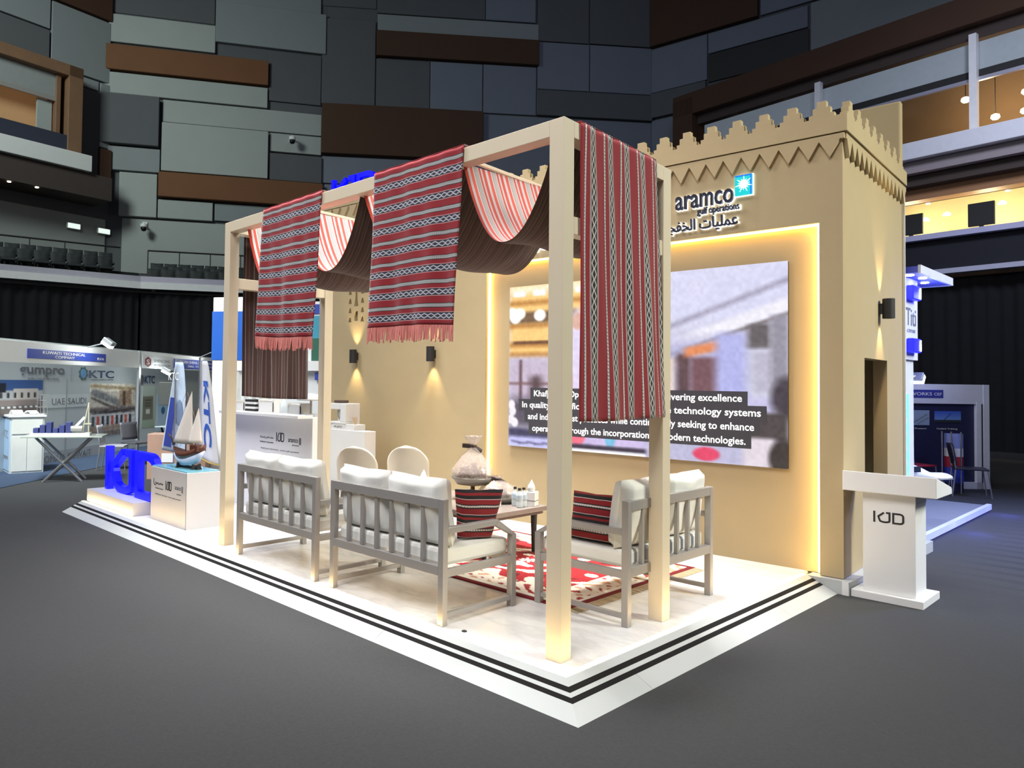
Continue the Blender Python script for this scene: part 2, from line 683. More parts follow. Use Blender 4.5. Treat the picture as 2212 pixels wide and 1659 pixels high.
def carpet():
    n = NT('grey_hall_carpet')
    P = n.coord('Object')
    x, y, z = n.sep(P)
    f = n.noise(55, 4, 0.7, vec=P)
    big = n.noise(0.6, 2, vec=P)
    c = n.mix(f, (0.017, 0.019, 0.0185), (0.046, 0.0485, 0.0465))
    c = n.mix(n.math('MULTIPLY', big, 0.35), c, (0.052, 0.050, 0.066))
    rib = n.math('PINGPONG', n.math('ADD', y, n.math('MULTIPLY', n.noise(1.6, 2, vec=P), 0.10)), 0.16)
    rib = n.math('MULTIPLY', n.math('LESS_THAN', rib, 0.06), 0.85)
    zone = n.math('MULTIPLY', n.math('SUBTRACT', y, 4.2), 0.6, clamp=True)
    zone = n.math('MULTIPLY', zone, n.math('MULTIPLY', n.math('SUBTRACT', x, 0.6), 1.2, clamp=True))
    c = n.mix(n.math('MULTIPLY', rib, zone), c, (0.012, 0.012, 0.016))
    n.base(c)
    n.set(Roughness=0.95)
    n.bump(n.noise(130, 3, vec=P), 0.4, 0.006)
    return n.m


def deck_stone():
    n = NT('pale_marble_deck')
    P = n.coord('Object')
    a = n.noise(1.3, 6, 0.62, vec=P, scl=(1.0, 2.6, 1))
    v = n.math('ABSOLUTE', n.math('SUBTRACT', a, 0.5))
    vein = n.math('SUBTRACT', 1.0, n.math('MULTIPLY', v, 16.0), clamp=True)
    c = n.mix(n.noise(2.2, 3, vec=P), (0.78, 0.765, 0.755), (0.87, 0.855, 0.83))
    c = n.mix(n.math('MULTIPLY', vein, 0.35), c, (0.55, 0.53, 0.53))
    n.base(c)
    n.set(Roughness=0.22)
    return n.m


def curtain_cloth():
    n = NT('black_drape_cloth')
    n.base(n.mix(n.noise(3.0, 3), (0.003, 0.004, 0.006), (0.008, 0.009, 0.013)))
    n.set(Roughness=0.95)
    return n.m


carpet_m, deck_m, drape_m = carpet(), deck_stone(), curtain_cloth()

# ------------------------------------------------------------------ hall: floor and walls
fl = struct(obj('floor', box(-40, 14, -16, 42, GZ - 0.2, GZ), carpet_m))


def frame_of(A, B):
    d = Vector((B[0] - A[0], B[1] - A[1], 0))
    return (A[0], A[1], 0.0), math.atan2(d.y, d.x), d.length


def facet(name, A, B, panels, base='d', zt=21.0):
    loc, rz, L = frame_of(A, B)
    w = struct(obj(name, box(-0.3, L + 0.3, 0, 0.3, GZ, zt), felt[base], loc=loc, rot=(0, 0, rz)))
    for s0, s1, z0, z1, c, t in panels:
        obj('acoustic_panel', box(s0 + 0.012, s1 - 0.012, -t, 0.0, z0 + 0.012, z1 - 0.012), felt[c], w, bevel=0.025)
    return w


V0, V1, VM, V2, V3 = (-23.95, -4.96), (-25.57, 6.93), (-21.67, 14.22), (-13.6, 25.48), (0.29, 27.26)
facet('wall_back', V1, VM, [(-0.30, 3.80, 15.57, 18.6, 'd', 0.05), (3.80, 7.99, 16.5, 18.6, 'm', 0.12), (-0.13, 3.84, 14.40, 15.5, 'l', 0.16), (3.82, 8.20, 14.85, 16.50, 'm', 0.20),
      (-0.24, 5.91, 13.3, 14.29, 'r', 0.28), (-0.46, 5.90, 12.42, 13.25, 'l', 0.18), (5.93, 8.04, 12.76, 14.8, 'd', 0.10), (-0.44, 1.81, 10.45, 12.36, 'd', 0.42),
      (1.90, 8.08, 11.5, 12.39, 'l', 0.15), (6.0, 8.08, 10.72, 11.48, 'l', 0.15), (1.89, 5.95, 9.56, 11.46, 'l', 0.32), (-0.06, 1.86, 9.49, 10.42, 'm', 0.20), (5.99, 8.11, 9.56, 10.66, 'd', 0.20),
      (1.81, 8.13, 8.55, 9.52, 'r', 0.42), (0.38, 1.78, 7.76, 9.45, 'l', 0.20), (1.8, 3.87, 7.76, 8.5, 'l', 0.20), (3.92, 8.24, 7.8, 8.5, 'm', 0.14), (0.5, 8.2, 5.6, 7.72, 'l', 0.04)], 'd')
facet('wall_right', VM, V2, [(-0.28, 2.00, 16.92, 18.6, 'd', 0.06), (2.00, 6.55, 16.75, 18.8, 'd', 0.10), (2.03, 8.84, 16.01, 16.72, 'm', 0.12), (6.55, 8.70, 16.75, 18.84, 'b', 0.14), (1.98, 8.83, 14.91, 15.98, 'w', 0.30),
      (-0.22, 1.98, 12.86, 16.4, 'd', 0.14), (1.98, 4.25, 12.86, 14.88, 'd', 0.08), (4.25, 6.46, 12.86, 14.88, 'b', 0.12), (6.48, 8.76, 12.84, 14.90, 'b', 0.10), (-0.19, 6.46, 10.78, 12.83, 'w', 0.36),
      (-0.15, 6.52, 9.62, 10.74, 'b', 0.10), (-0.04, 6.53, 6.0, 9.58, 'b', 0.16), (8.78, 11.03, 16.02, 18.99, 'd', 0.10), (11.05, 13.79, 16.02, 19.16, 'd', 0.14), (8.79, 11.05, 13.97, 15.99, 'b', 0.12),
      (11.07, 13.80, 13.97, 16.0, 'b', 0.12), (8.75, 13.81, 12.84, 13.94, 'd', 0.20), (6.50, 13.82, 6.0, 12.80, 'b', 0.08)], 'd')
wr = facet('wall_far_right', V2, V3, [(0.0, 4.28, 16.0, 19.6, 'w', 0.30), (4.32, 11.0, 16.05, 19.6, 'b', 0.14), (0.0, 2.33, 14.05, 15.95, 'b', 0.12), (2.35, 5.98, 15.1, 15.95, 'b', 0.12), (6.05, 11.5, 13.2, 16.0, 'm', 0.12),
      (0.0, 2.30, 12.95, 14.02, 'd', 0.22), (0.0, 2.3, 8.0, 12.9, 'b', 0.08)], 'd')
obj('vent_opening', box(2.36, 6.0, -0.10, -0.02, 13.95, 15.05), matte_black, wr)
wl = facet('wall_left', V0, V1, [(9.63, 11.9, 15.12, 18.6, 'w', 0.2), (9.63, 11.9, 12.75, 15.08, 'm', 0.12), (3.0, 9.6, 14.0, 18.6, 'm', 0.12), (7.0, 9.58, 12.85, 13.95, 'd', 0.16), (10.55, 11.48, 8.5, 12.3, 'd', 0.18),
      (11.5, 11.95, 8.45, 10.2, 'w', 0.3), (11.5, 11.95, 10.25, 12.7, 'm', 0.14), (10.5, 11.48, 12.35, 12.72, 'm', 0.1), (4.0, 11.9, 5.3, 7.6, 'l', 0.05)], 'd')

# box with a lit lounge in the left wall
lt = thing('lounge_window_box', 'timber framed lounge box with glass front high in the left hall wall', 'balcony', *frame_of(V0, V1)[:2])
wood = mat('warm_oak_cladding', (0.20, 0.11, 0.06), 0.6, var=0.2, vscale=2)
for nm, b in (('side_frame', box(9.9, 10.42, -1.0, 0.0, 9.2, 12.6)), ('top_frame', box(4.0, 10.42, -1.0, 0.0, 12.2, 12.6)), ('inner_frame', box(9.55, 9.72, -0.8, 0.0, 9.4, 12.2))):
    obj(nm, b, wood, lt, bevel=0.02)
obj('sill_slab', box(3.0, 10.56, -1.5, 0.0, 8.85, 9.42), white_pl, lt, bevel=0.02)
obj('soffit', box(3.0, 11.4, -1.35, 0.0, 8.0, 8.83), mat('dark_soffit', (0.06, 0.045, 0.04), 0.8), lt)
obj('counter_front', box(3.0, 9.95, -0.95, -0.8, 9.42, 10.1), mat('dark_blue_panel', (0.03, 0.035, 0.06), 0.6), lt)
obj('rear_wall', box(3.0, 9.55, -0.10, -0.05, 9.4, 12.2), mat('glowing_ochre_wall', (0.45, 0.27, 0.14), 0.8, emit=(1.0, 0.5, 0.2), es=0.10), lt)  # faint emission puts the lounge's warm light into the wall itself
obj('transom', box(3.0, 9.6, -0.75, -0.68, 11.25, 11.4), steel, lt)
obj('glass_pane', box(3.0, 9.55, -0.72, -0.70, 11.4, 12.2), mat('frosted_pane', (0.28, 0.30, 0.30), 0.3), lt)
obj('curtain_panel', box(9.0, 9.5, -0.6, -0.5, 9.6, 11.25), felt['l'], lt)
obj('downlight', cyl((8.8, -1.2, 8.0), (8.8, -1.2, 7.97), 0.06), lamp_warm, lt)
obj('downlight', cyl((7.9, -1.2, 8.0), (7.9, -1.2, 7.97), 0.06), lamp_warm, lt)

# ------------------------------------------------------------------ seating tier on the left
T = [(-23.2, -9.7), (-20.81, 6.26), (-15.2, 17.1)]
tier = thing('seating_tier', 'raised seating tier with a white front edge above the black drape', 'balcony')
fascia_m = mat('white_fascia', (0.82, 0.83, 0.86), 0.5)
trim_m = mat('satin_metal_band', (0.42, 0.42, 0.52), 0.35, 0.4)
dark_m = mat('black_rubber_step', (0.014, 0.016, 0.018), 0.8)
segs = []
for k in range(2):
    loc, rz, L = frame_of(T[k], T[k + 1])
    m = Matrix.Translation(loc) @ Matrix.Rotation(rz, 4, 'Z')
    segs.append((m, L))
    obj('front_edge', xf(box(0, L + 0.05, -0.05, 0.1, 4.52, 4.74), m), fascia_m, tier)
    obj('metal_band', xf(box(0, L + 0.02, 0.0, 0.12, 4.74, 4.93), m), trim_m, tier)
    for r in range(3):
        obj('step', xf(box(-0.3, L + 0.4, 0.15 + 0.85 * r, 4.0, 4.39, (4.72 + 0.28 * r) if k == 0 else (4.46 + 0.22 * r)), m), dark_m, tier)
    rail = [(s, 2.9, 6.28 if k == 0 else 6.25) for s in (0, L * 0.5, L)]
    obj('hand_rail', xf(tube(rail, 0.03), m), matte_black, tier)
    for q in range(int(L / 1.1)):
        obj('rail_post', xf(cyl((q * 1.1, 2.9, 5.0), (q * 1.1, 2.9, 6.27), 0.02, 6), m), matte_black, tier)

seat0 = thing('arena_seat', 'black folding stadium seat', 'seat', (0, 0, 0), 0, 'stadium seats on the left tier')
seat_m = mat('charcoal_seat_fabric', (0.020, 0.026, 0.028), 0.7)
obj('backrest', pillow(0.44, 0.42, 0.09, 6, 6, 0.2), seat_m, seat0, smooth=True, loc=(0, 0.08, 0.42), rot=(-0.18, 0, 0))
obj('seat_pad', box(-0.21, 0.21, -0.28, 0.05, 0.38, 0.46), seat_m, seat0, bevel=0.03)
obj('pedestal', box(-0.24, -0.20, -0.1, 0.1, 0.0, 0.5), matte_black, seat0)
first = True
for k, rows, s0, s1 in ((0, 2, 11.4, 16.0), (1, 3, 0.35, 4.2)):
    m, L = segs[k]
    rz = frame_of(T[k], T[k + 1])[1]
    for r in range(rows):
        n = int((s1 - s0) / 0.47)
        for i in range(n):
            s = s0 + 0.47 * i + (0.2 * (r % 2))
            o = seat0 if first else copy_tree(seat0)
            first = False
            o.location = m @ Vector((s, 0.55 + 0.85 * r, (4.72 + 0.28 * r) if k == 0 else (4.46 + 0.22 * r)))
            o.rotation_euler = (0, 0, rz)
            rn = ('front', 'middle', 'back')[r] if k else ('front', 'back')[r]
            o['label'] = 'black stadium seat, %s row of the %s block, %s from the left' % (rn, 'nearer left' if k == 0 else 'smaller right', ('first', 'second', 'third', 'fourth', 'fifth', 'sixth', 'seventh', 'eighth', 'ninth', 'tenth')[i])
            o['group'] = 'stadium seats, %s row, block %d' % (rn, k)


def drape(name, A, B, z0, z1, label, fold=0.16, amp=0.03, off=0.2):
    loc, rz, L = frame_of(A, B)
    n = int(L / fold * 4)
    v, f = [], []
    for i in range(n + 1):
        s = L * i / n
        y = off + amp * math.sin(2 * PI * s / fold * 0.5 + 0.7 * math.sin(s * 1.7)) + 0.03 * math.sin(s * 5.1)
        v += [(s, y, z0), (s, y, z1), (s, y + 0.012, z0), (s, y + 0.012, z1)]
    for i in range(n):
        a = 4 * i
        f += [(a, a + 4, a + 5, a + 1), (a + 2, a + 3, a + 7, a + 6)]
    return tag(obj(name, (v, f), drape_m, loc=loc, rot=(0, 0, rz), smooth=True), label, 'curtain')


drape('black_drape', T[0], T[1], GZ, 4.38, 'black floor-length drape hung below the left seating tier')
drape('black_drape', T[1], T[2], GZ, 4.38, 'black drape behind the stand, right of the corner of the tier')

# fittings on the back wall
wrz = frame_of(V1, VM)[1]
wm = Matrix.Translation((V1[0], V1[1], 0)) @ Matrix.Rotation(wrz, 4, 'Z')


def cctv(p, label):
    t = thing('security_camera', label, 'camera', wm @ Vector((p[0], p[2], p[1])), wrz)
    obj('bracket', [bar((0, 0, 0.15), (0, -0.45, 0.15), 0.05, 0.05), box(-0.09, 0.09, -0.02, 0.02, 0.02, 0.28)], white_pl, t)
    obj('housing', lathe([(0.10, 0.12), (0.13, 0.10), (0.13, 0.0), (0.12, -0.02)], 16, (0, -0.45, 0)), white_pl, t, smooth=True)
    obj('dome', lathe([(0.115, -0.02), (0.11, -0.09), (0.075, -0.15), (0.02, -0.17)], 16, (0, -0.45, 0)), mat('smoked_dome', (0.01, 0.01, 0.01), 0.1), t, smooth=True)


cctv((6.85, 11.1, -0.19), 'white dome camera on the pale panel beside the big brown panel')
cctv((1.35, 7.32, -0.08), 'dome camera on the lower wall above the stadium seats')
lrz = frame_of(V0, V1)[1]
lm = Matrix.Translation((V0[0], V0[1], 0)) @ Matrix.Rotation(lrz, 4, 'Z')
for s, lb in ((10.62, 'left of the two lit white exit lamps above the seating rail'), (11.78, 'right of the two lit white exit lamps above the seating rail')):
    t = thing('exit_lamp', lb, 'lamp', lm @ Vector((s, -0.06, 7.0)), lrz)
    obj('housing', box(-0.27, 0.27, -0.10, 0.0, 0.0, 0.24), white_pl, t, bevel=0.05)
    obj('lit_face', box(-0.23, 0.23, -0.115, -0.10, 0.03, 0.21), mat('exit_lamp_face', (0.8, 0.9, 0.85), 0.5, var=0, emit=(0.85, 1, 0.92), es=0.9), t, bevel=0.01)

# ------------------------------------------------------------------ two-level balcony on the right
b0, b1 = (-11.67, 24.03), (2.21, 22.26)
loc, brz, BL = frame_of(b0, b1)
bal = thing('hospitality_balcony', 'two-level glazed hospitality balcony with white slab edges on the right', 'balcony', loc, brz)
oak2 = mat('lit_oak_soffit', (0.34, 0.17, 0.08), 0.6, var=0.15, vscale=1.5)
dk = mat('dark_brown_soffit', (0.05, 0.035, 0.03), 0.7, var=0.15, vscale=1.5)
obj('end_frame', box(-0.1, 0.75, -0.2, 3.0, 5.0, 12.75), felt['w'], bal)
obj('top_fascia', box(-0.1, BL + 6, -0.2, 0.15, 12.1, 12.95), felt['w'], bal, bevel=0.02)
obj('upper_soffit', box(0.75, BL + 6, 0.15, 3.0, 11.75, 12.6), dk, bal)
obj('frosted_band', box(1.0, BL + 6, 0.22, 0.26, 10.85, 11.66), mat('grey_glass_band', (0.38, 0.43, 0.46), 0.25, emit=(0.6, 0.7, 0.8), es=0.06), bal)
obj('glazing_bar', box(1.0, BL + 6, 0.15, 0.3, 10.62, 10.83), matte_black, bal)
obj('glazing_bar', box(1.0, BL + 6, 0.1, 0.2, 10.50, 10.60), trim_m, bal)
for s in (5.31, 9.6, 13.6):
    obj('mullion', box(s - 0.09, s + 0.09, -0.05, 0.14, 8.85, 11.85), fascia_m, bal)
obj('upper_rear_wall', box(0.8, BL + 6, 3.0, 3.1, 8.8, 11.75), mat('tan_plaster', (0.40, 0.27, 0.15), 0.9, var=0.2, vscale=0.8), bal)
obj('upper_back_counter', box(0.8, BL + 6, 1.6, 2.0, 8.8, 9.55), matte_black, bal)
obj('slab_edge', box(-0.1, BL + 6, -1.0, 3.0, 8.33, 8.83), mat('pale_slab', (0.72, 0.74, 0.82), 0.6), bal, bevel=0.02)
obj('slab_underside', box(-0.1, BL + 6, -0.7, 3.0, 7.98, 8.33), mat('grey_lilac_soffit', (0.30, 0.26, 0.28), 0.7), bal)
obj('shadow_gap', box(-0.1, BL + 6, -0.4, 3.0, 7.66, 7.98), dk, bal)
obj('oak_soffit', box(-0.1, BL + 6, -0.05, 0.45, 7.30, 7.66), oak2, bal)
obj('lower_rear_wall', box(0.0, BL + 6, 2.2, 2.3, 4.6, 7.66), mat('cream_lounge_wall', (0.80, 0.66, 0.36), 0.8, var=0.06), bal)
obj('lower_ledge', box(-0.1, BL + 6, -0.35, 0.25, 6.03, 6.19), mat('blue_lit_ledge', (0.50, 0.50, 0.75), 0.5), bal)  # blue light falling on the ledge is put into its colour
obj('lower_floor', box(-0.1, BL + 6, 0.2, 3.0, 4.9, 5.05), dk, bal)
obj('dark_apron', box(-0.1, BL + 6, -0.1, 0.05, 5.12, 6.03), mat('black_apron', (0.010, 0.011, 0.02), 0.8), bal)
obj('lower_edge', box(-0.1, BL + 6, -0.3, 0.0, 4.98, 5.12), mat('pale_edge', (0.50, 0.52, 0.68), 0.5), bal)
for s in (2.0, 3.9, 5.7, 8.2, 10.0, 11.6):
    obj('downlight', cyl((s, 0.7, 11.75), (s, 0.7, 11.72), 0.07, 10), lamp_warm, bal)
for s in (8.25, 10.2, 12.0):
    obj('downlight', cyl((s, 0.6, 7.30), (s, 0.6, 7.27), 0.06, 10), lamp_warm, bal)
for s, y, z in ((8.9, 1.6, 10.5), (9.55, 1.9, 9.85), (10.45, 1.3, 10.2), (10.75, 1.8, 9.8), (10.5, 2.2, 9.75), (10.15, 2.3, 9.95)):
    obj('pendant_lamp', lathe([(0.02, 0.12), (0.10, 0.08), (0.12, 0.0), (0.07, -0.06)], 12, (s, y, z)), lamp_warm, bal, smooth=True)
    obj('pendant_rod', cyl((s, y, z + 0.1), (s, y, 11.75), 0.012, 6), matte_black, bal)
for s, y, z in ((8.6, 1.0, 6.95), (9.9, 1.2, 7.08), (9.2, 1.5, 6.6), (10.7, 1.2, 6.7), (8.0, 1.1, 6.9)):
    obj('pendant_lamp', lathe([(0.02, 0.08), (0.09, 0.03), (0.11, -0.03)], 12, (s, y, z)), lamp_warm, bal, smooth=True)
bm = Matrix.Translation(loc) @ Matrix.Rotation(brz, 4, 'Z')
for s, w_, h_, lb in ((8.0, 0.62, 0.62, 'black television on the balcony ledge close to the tower'), (9.75, 0.62, 0.66, 'black television in the middle of the balcony ledge')):
    t = thing('television', lb, 'television', bm @ Vector((s, 0.05, 6.19)), brz)
    obj('screen', box(-w_ / 2, w_ / 2, -0.04, 0.04, 0.10, 0.10 + h_), matte_black, t, bevel=0.01)
    obj('stand', [box(-0.2, 0.2, -0.12, 0.12, 0, 0.03), box(-0.05, 0.05, -0.03, 0.03, 0.03, 0.12)], matte_black, t)
for s in (7.6, 9.6, 11.8):
    p = bm @ Vector((s, 1.1, 6.75))
    point_light('lounge_lamp', p, 90, (1.0, 0.86, 0.55), 0.15)
for s in (9.4, 11.4):
    p = bm @ Vector((s, 1.5, 10.2))
    point_light('bar_lamp', p, 55, (1.0, 0.72, 0.42), 0.15)
drape('black_drape', (b0[0], b0[1]), (b1[0] + 6, b1[1] - 0.76), GZ, 4.88, 'black drape hung from the right balcony down to the floor', off=0.3)
# ------------------------------------------------------------------ the stand: deck
plat = thing('stand_platform', 'low white exhibition platform with sloped striped edge and light strip', 'platform')
XL, YB = -7.36, 5.9
e0, e1 = 0.10, 0.137               # light strip
obj('deck', box(XL, e0, -e0, YB, GZ, -0.012), deck_m, plat)
# floor boards of the deck, with fine joints
tw, td = 1.22, 1.22
for i in range(6):
    for j in range(3):
        x1 = e0 - 0.002 - tw * i
        y0 = -e0 + 0.002 + td * j
        if y0 < 3.5:
            obj('floor_tile', box(max(XL, x1 - tw + 0.003), x1, y0, y0 + td - 0.003, -0.012, 0.0), deck_m, plat)
band = [(0.14, 0.188, 'cream'), (0.188, 0.218, 'dark'), (0.218, 0.243, 'white'), (0.243, 0.272, 'dark'), (0.272, 0.38, 'white')]
slip = mat('black_anti_slip', (0.009, 0.0085, 0.008), 0.85, spec=0.2)
skirt = mat('white_ramp_board', (0.47, 0.49, 0.485), 0.45, var=0.03, vscale=5)


def rz_(e):
    return -0.115 * (e - 0.14) / 0.24


def ramp_piece(name, ea, eb, m, side, a0=None, a1=None, lift=0.0):
    za, zb = rz_(ea) + lift, rz_(eb) + lift
    if side == 'f':
        xl = XL if a0 is None else a0
        xa, xb = (ea, eb) if a1 is None else (a1, a1)
        top = [(xl, -ea, za), (xl, -eb, zb), (xb, -eb, zb), (xa, -ea, za)]
    else:
        ya, yb = (-ea, -eb) if a0 is None else (a0, a0)
        yt = 3.36 if a1 is None else a1
        top = [(ea, ya, za), (eb, yb, zb), (eb, yt, zb), (ea, yt, za)]
    low = [(x, y, GZ - 0.01) for x, y, z in top]
    return obj(name, hexa(low + top), m, plat)


for ea, eb, c in band:
    for side in 'fr':
        m = slip if c == 'dark' else skirt
        if c == 'dark':
            ramp_piece('anti_slip_strip', ea, eb, m, side, lift=0.001)
        elif ea > 0.27:
            if side == 'f':
                cuts = [None, -6.1, -3.66, -1.22, None]
                for q in range(4):
                    a, b = cuts[q], cuts[q + 1]
                    ramp_piece('ramp_board', ea, eb, m, 'f', None if a is None else a + 0.003, b)
            else:
                cuts = [None, 0.35, 2.4, 3.36]
                for q in range(3):
                    a, b = cuts[q], cuts[q + 1]
                    ramp_piece('ramp_board', ea, eb, m, 'r', None if a is None else a + 0.003, b)
        else:
            ramp_piece('edge_band', ea, eb, m, side)
obj('light_strip', box(XL, e1, -e1, -e0, GZ, 0.002), floor_led, plat)
obj('light_strip', box(e0, e1, -e0, 3.36, GZ, 0.002), floor_led, plat)
obj('light_strip_lip', [box(XL, 0.14, -0.14, -e1, GZ, 0.0), box(e1, 0.14, -e1, 3.36, GZ, 0.0)], skirt, plat)
obj('plinth_side', box(0.14, 0.47, 3.365, 6.0, GZ, -0.005), skirt, plat)
t_ = tag(obj('floor_cap', lathe([(0.018, 0.0), (0.018, 0.004), (0.012, 0.007)], 14, (-0.73, -0.015, 0.0)), matte_black), 'small black cap lying on the deck beside the near bench', 'cap')

# ------------------------------------------------------------------ backdrop building, in its own frame (u along the wall, v behind it)
TO = (0.4048, 3.4355)
TR = 0.061847
tower = thing('backdrop_tower', 'sand coloured fort-style backdrop wall with stepped battlements and lit niche', 'wall', (TO[0], TO[1], 0), TR)
TM = Matrix.Translation((TO[0], TO[1], 0)) @ Matrix.Rotation(TR, 4, 'Z')
NL, NR, NT_ = -3.7875, -0.18, 3.037
TB = 4.0                              # left block starts left of this
obj('pier', box(NR, 0.0, 0.0, 0.3, 0.0, 3.80), sand, tower)
obj('lintel', box(NL, NR, 0.0, 0.3, NT_, 3.80), sand, tower)
obj('niche_panel', box(NL, NR, 0.085, 0.3, 0.0, NT_), sand, tower)
# left wall, with the pierced ornament cut through it
cu = bpy.data.curves.new('pierced_wall', 'CURVE')
cu.dimensions = '2D'
cu.fill_mode = 'BOTH'
cu.extrude = 0.06


def spl(pts):
    s = cu.splines.new('POLY')
    s.points.add(len(pts) - 1)
    for p, q in zip(s.points, pts):
        p.co = (q[0], q[1], 0, 1)
    s.use_cyclic_u = True


spl([(-6.63, 0.0), (NL, 0.0), (NL, 4.16), (-7.2, 4.16), (-7.2, 3.85), (-6.63, 3.85)])
for c in (-6.115, -5.665):
    for k in range(8):
        z = 2.455 + 0.132 * k
        for dx in (-0.13, 0.13):
            w = 0.034
            spl([(c + dx - w, z), (c + dx + w, z), (c + dx + 0.012, z + 0.075), (c + dx - 0.006, z + 0.082), (c + dx - 0.02, z + 0.06)])
    spl([(c - 0.035, 2.47), (c + 0.035, 2.47), (c + 0.035, 2.61), (c - 0.035, 2.61)])
    spl([(c - 0.045, 2.68), (c + 0.045, 2.68), (c + 0.022, 2.80), (c + 0.016, 3.02), (c - 0.016, 3.02), (c - 0.022, 2.80)])
co = bpy.data.objects.new('pierced_wall', cu)
col.objects.link(co)
dg = bpy.context.evaluated_depsgraph_get()
dg.update()
pm = bpy.data.meshes.new_from_object(co.evaluated_get(dg))
bpy.data.objects.remove(co)
pw = obj('pierced_wall', pm, None, tower, rot=(PI / 2, 0, 0), loc=(0, 0.06, 0))
pm.materials.clear()
pm.materials.append(sand)
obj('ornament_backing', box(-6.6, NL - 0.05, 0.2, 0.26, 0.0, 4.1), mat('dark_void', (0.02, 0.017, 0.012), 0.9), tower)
# right return wall with doorway
obj('return_wall', [box(-0.12, 0.0, 0.3, 0.72, 0.0, 3.80), box(-0.12, 0.0, 0.72, 1.62, 1.885, 3.80), box(-0.12, 0.0, 1.62, 2.42, 0.0, 3.80)], sand, tower)
obj('rear_panel', box(-3.0, 0.0, 2.32, 2.42, 0.0, 4.72), sand, tower, bevel=0.02)
obj('roof', box(-3.9, -0.02, 0.05, 2.32, 3.70, 3.78), sand, tower)
obj('corner_edge', box(-0.02, 0.012, 2.42, 2.45, 0.0, 3.8), white, tower)
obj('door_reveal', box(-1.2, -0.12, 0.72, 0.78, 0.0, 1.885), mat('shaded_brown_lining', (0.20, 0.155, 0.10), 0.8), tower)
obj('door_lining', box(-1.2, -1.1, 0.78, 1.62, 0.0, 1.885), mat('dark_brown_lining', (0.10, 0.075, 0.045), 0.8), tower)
obj('door_curtain', grid(lambda s, t: (-0.25 + 0.03 * math.sin(s * 22), 1.30 + 0.30 * s, 0.02 + 1.8 * t), 30, 2), mat('brown_door_cloth', (0.22, 0.13, 0.06), 0.9), tower, smooth=True, solid=0.006)
obj('door_pole', cyl((-0.2, 1.28, 0.0), (-0.2, 1.28, 1.8), 0.02), mat('tan_pole', (0.5, 0.36, 0.2), 0.5), tower)
# battlement bands with merlons
obj('parapet_band', box(-4.0, 0.045, -0.045, 0.04, 3.79, 3.935), sand, tower)
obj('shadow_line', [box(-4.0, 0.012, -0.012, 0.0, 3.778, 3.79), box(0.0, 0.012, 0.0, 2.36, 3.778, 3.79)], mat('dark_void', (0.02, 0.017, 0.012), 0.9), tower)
obj('parapet_band', box(-0.04, 0.045, 0.04, 2.36, 3.79, 3.935), sand, tower)


def merlon_poly():
    a = []
    for w, z in ((0.10, 0.0), (0.10, 0.045), (0.07, 0.045), (0.07, 0.10), (0.038, 0.10), (0.038, 0.155)):
        a.append((w, z))
    return a + [(-w, z) for w, z in reversed(a)]


mp = merlon_poly()
for i in range(17):
    u = -0.155 - 0.2365 * i
    if u > -3.95:
        obj('merlon', prism(mp, (u, 0.04, 3.935), (1, 0, 0), (0, 0, 1), 0.06), sand, tower, bevel=0.004)
mp2 = [(a * 1.2, b) for a, b in mp]
for i in range(8):
    v_ = 0.16 + 0.285 * i
    obj('merlon', prism(mp2, (-0.03, v_, 3.935), (0, 1, 0), (0, 0, 1), 0.06), sand, tower, bevel=0.004)
# saw-tooth trim below
obj('tooth_rail', box(-4.0, 0.02, -0.038, 0.0, 3.732, 3.778), sand, tower)
obj('tooth_rail', box(0.0, 0.03, 0.0, 2.40, 3.732, 3.778), sand, tower)
for i in range(24):
    u = -0.09 - 0.162 * i
    obj('tooth', prism([(-0.081, 0.0), (0.081, 0.0), (0, -0.145)], (u, 0.0, 3.733), (1, 0, 0), (0, 0, 1), 0.038), sand, tower)
for i in range(14):
    v_ = 0.09 + 0.168 * i
    obj('tooth', prism([(-0.084, 0.0), (0, -0.15), (0.084, 0.0)][::-1], (0.0, v_, 3.733), (0, 1, 0), (0, 0, 1), 0.034), sand, tower)
# taller left block: cornice and saw-tooth
obj('parapet_band', box(-7.2, -4.9, -0.03, 0.3, 4.16, 4.42), sand, tower)
for i in range(13):
    u = -7.1 + 0.18 * i
    obj('tooth', prism([(-0.085, 0.0), (0.085, 0.0), (0, -0.15)], (u, 0.0, 4.15), (1, 0, 0), (0, 0, 1), 0.025), sand, tower)
# niche light strips: left jamb, head, right jamb
obj('niche_light', box(NL + 0.001, NL + 0.014, 0.045, 0.075, 0.02, NT_ - 0.005), warm_led, tower)
obj('niche_light', box(NL + 0.014, NR - 0.014, 0.03, 0.075, NT_ - 0.014, NT_ - 0.001), warm_led, tower)
obj('niche_light', box(NR - 0.014, NR - 0.001, 0.0, 0.075, 0.02, NT_ - 0.005), warm_led, tower)

# video wall in the niche
S0, S1, Z0, Z1 = -3.478, -0.4445, 0.8765, 2.7406
scr = thing('video_wall', 'large lit video screen with white subtitles set in the niche', 'screen', (TO[0], TO[1], 0), TR)
obj('bezel', box(S0 + 0.004, S1 - 0.004, 0.051, 0.084, Z0 + 0.004, Z1 - 0.004), matte_black, scr)
C = Canvas(230, 140, (206, 206, 226))
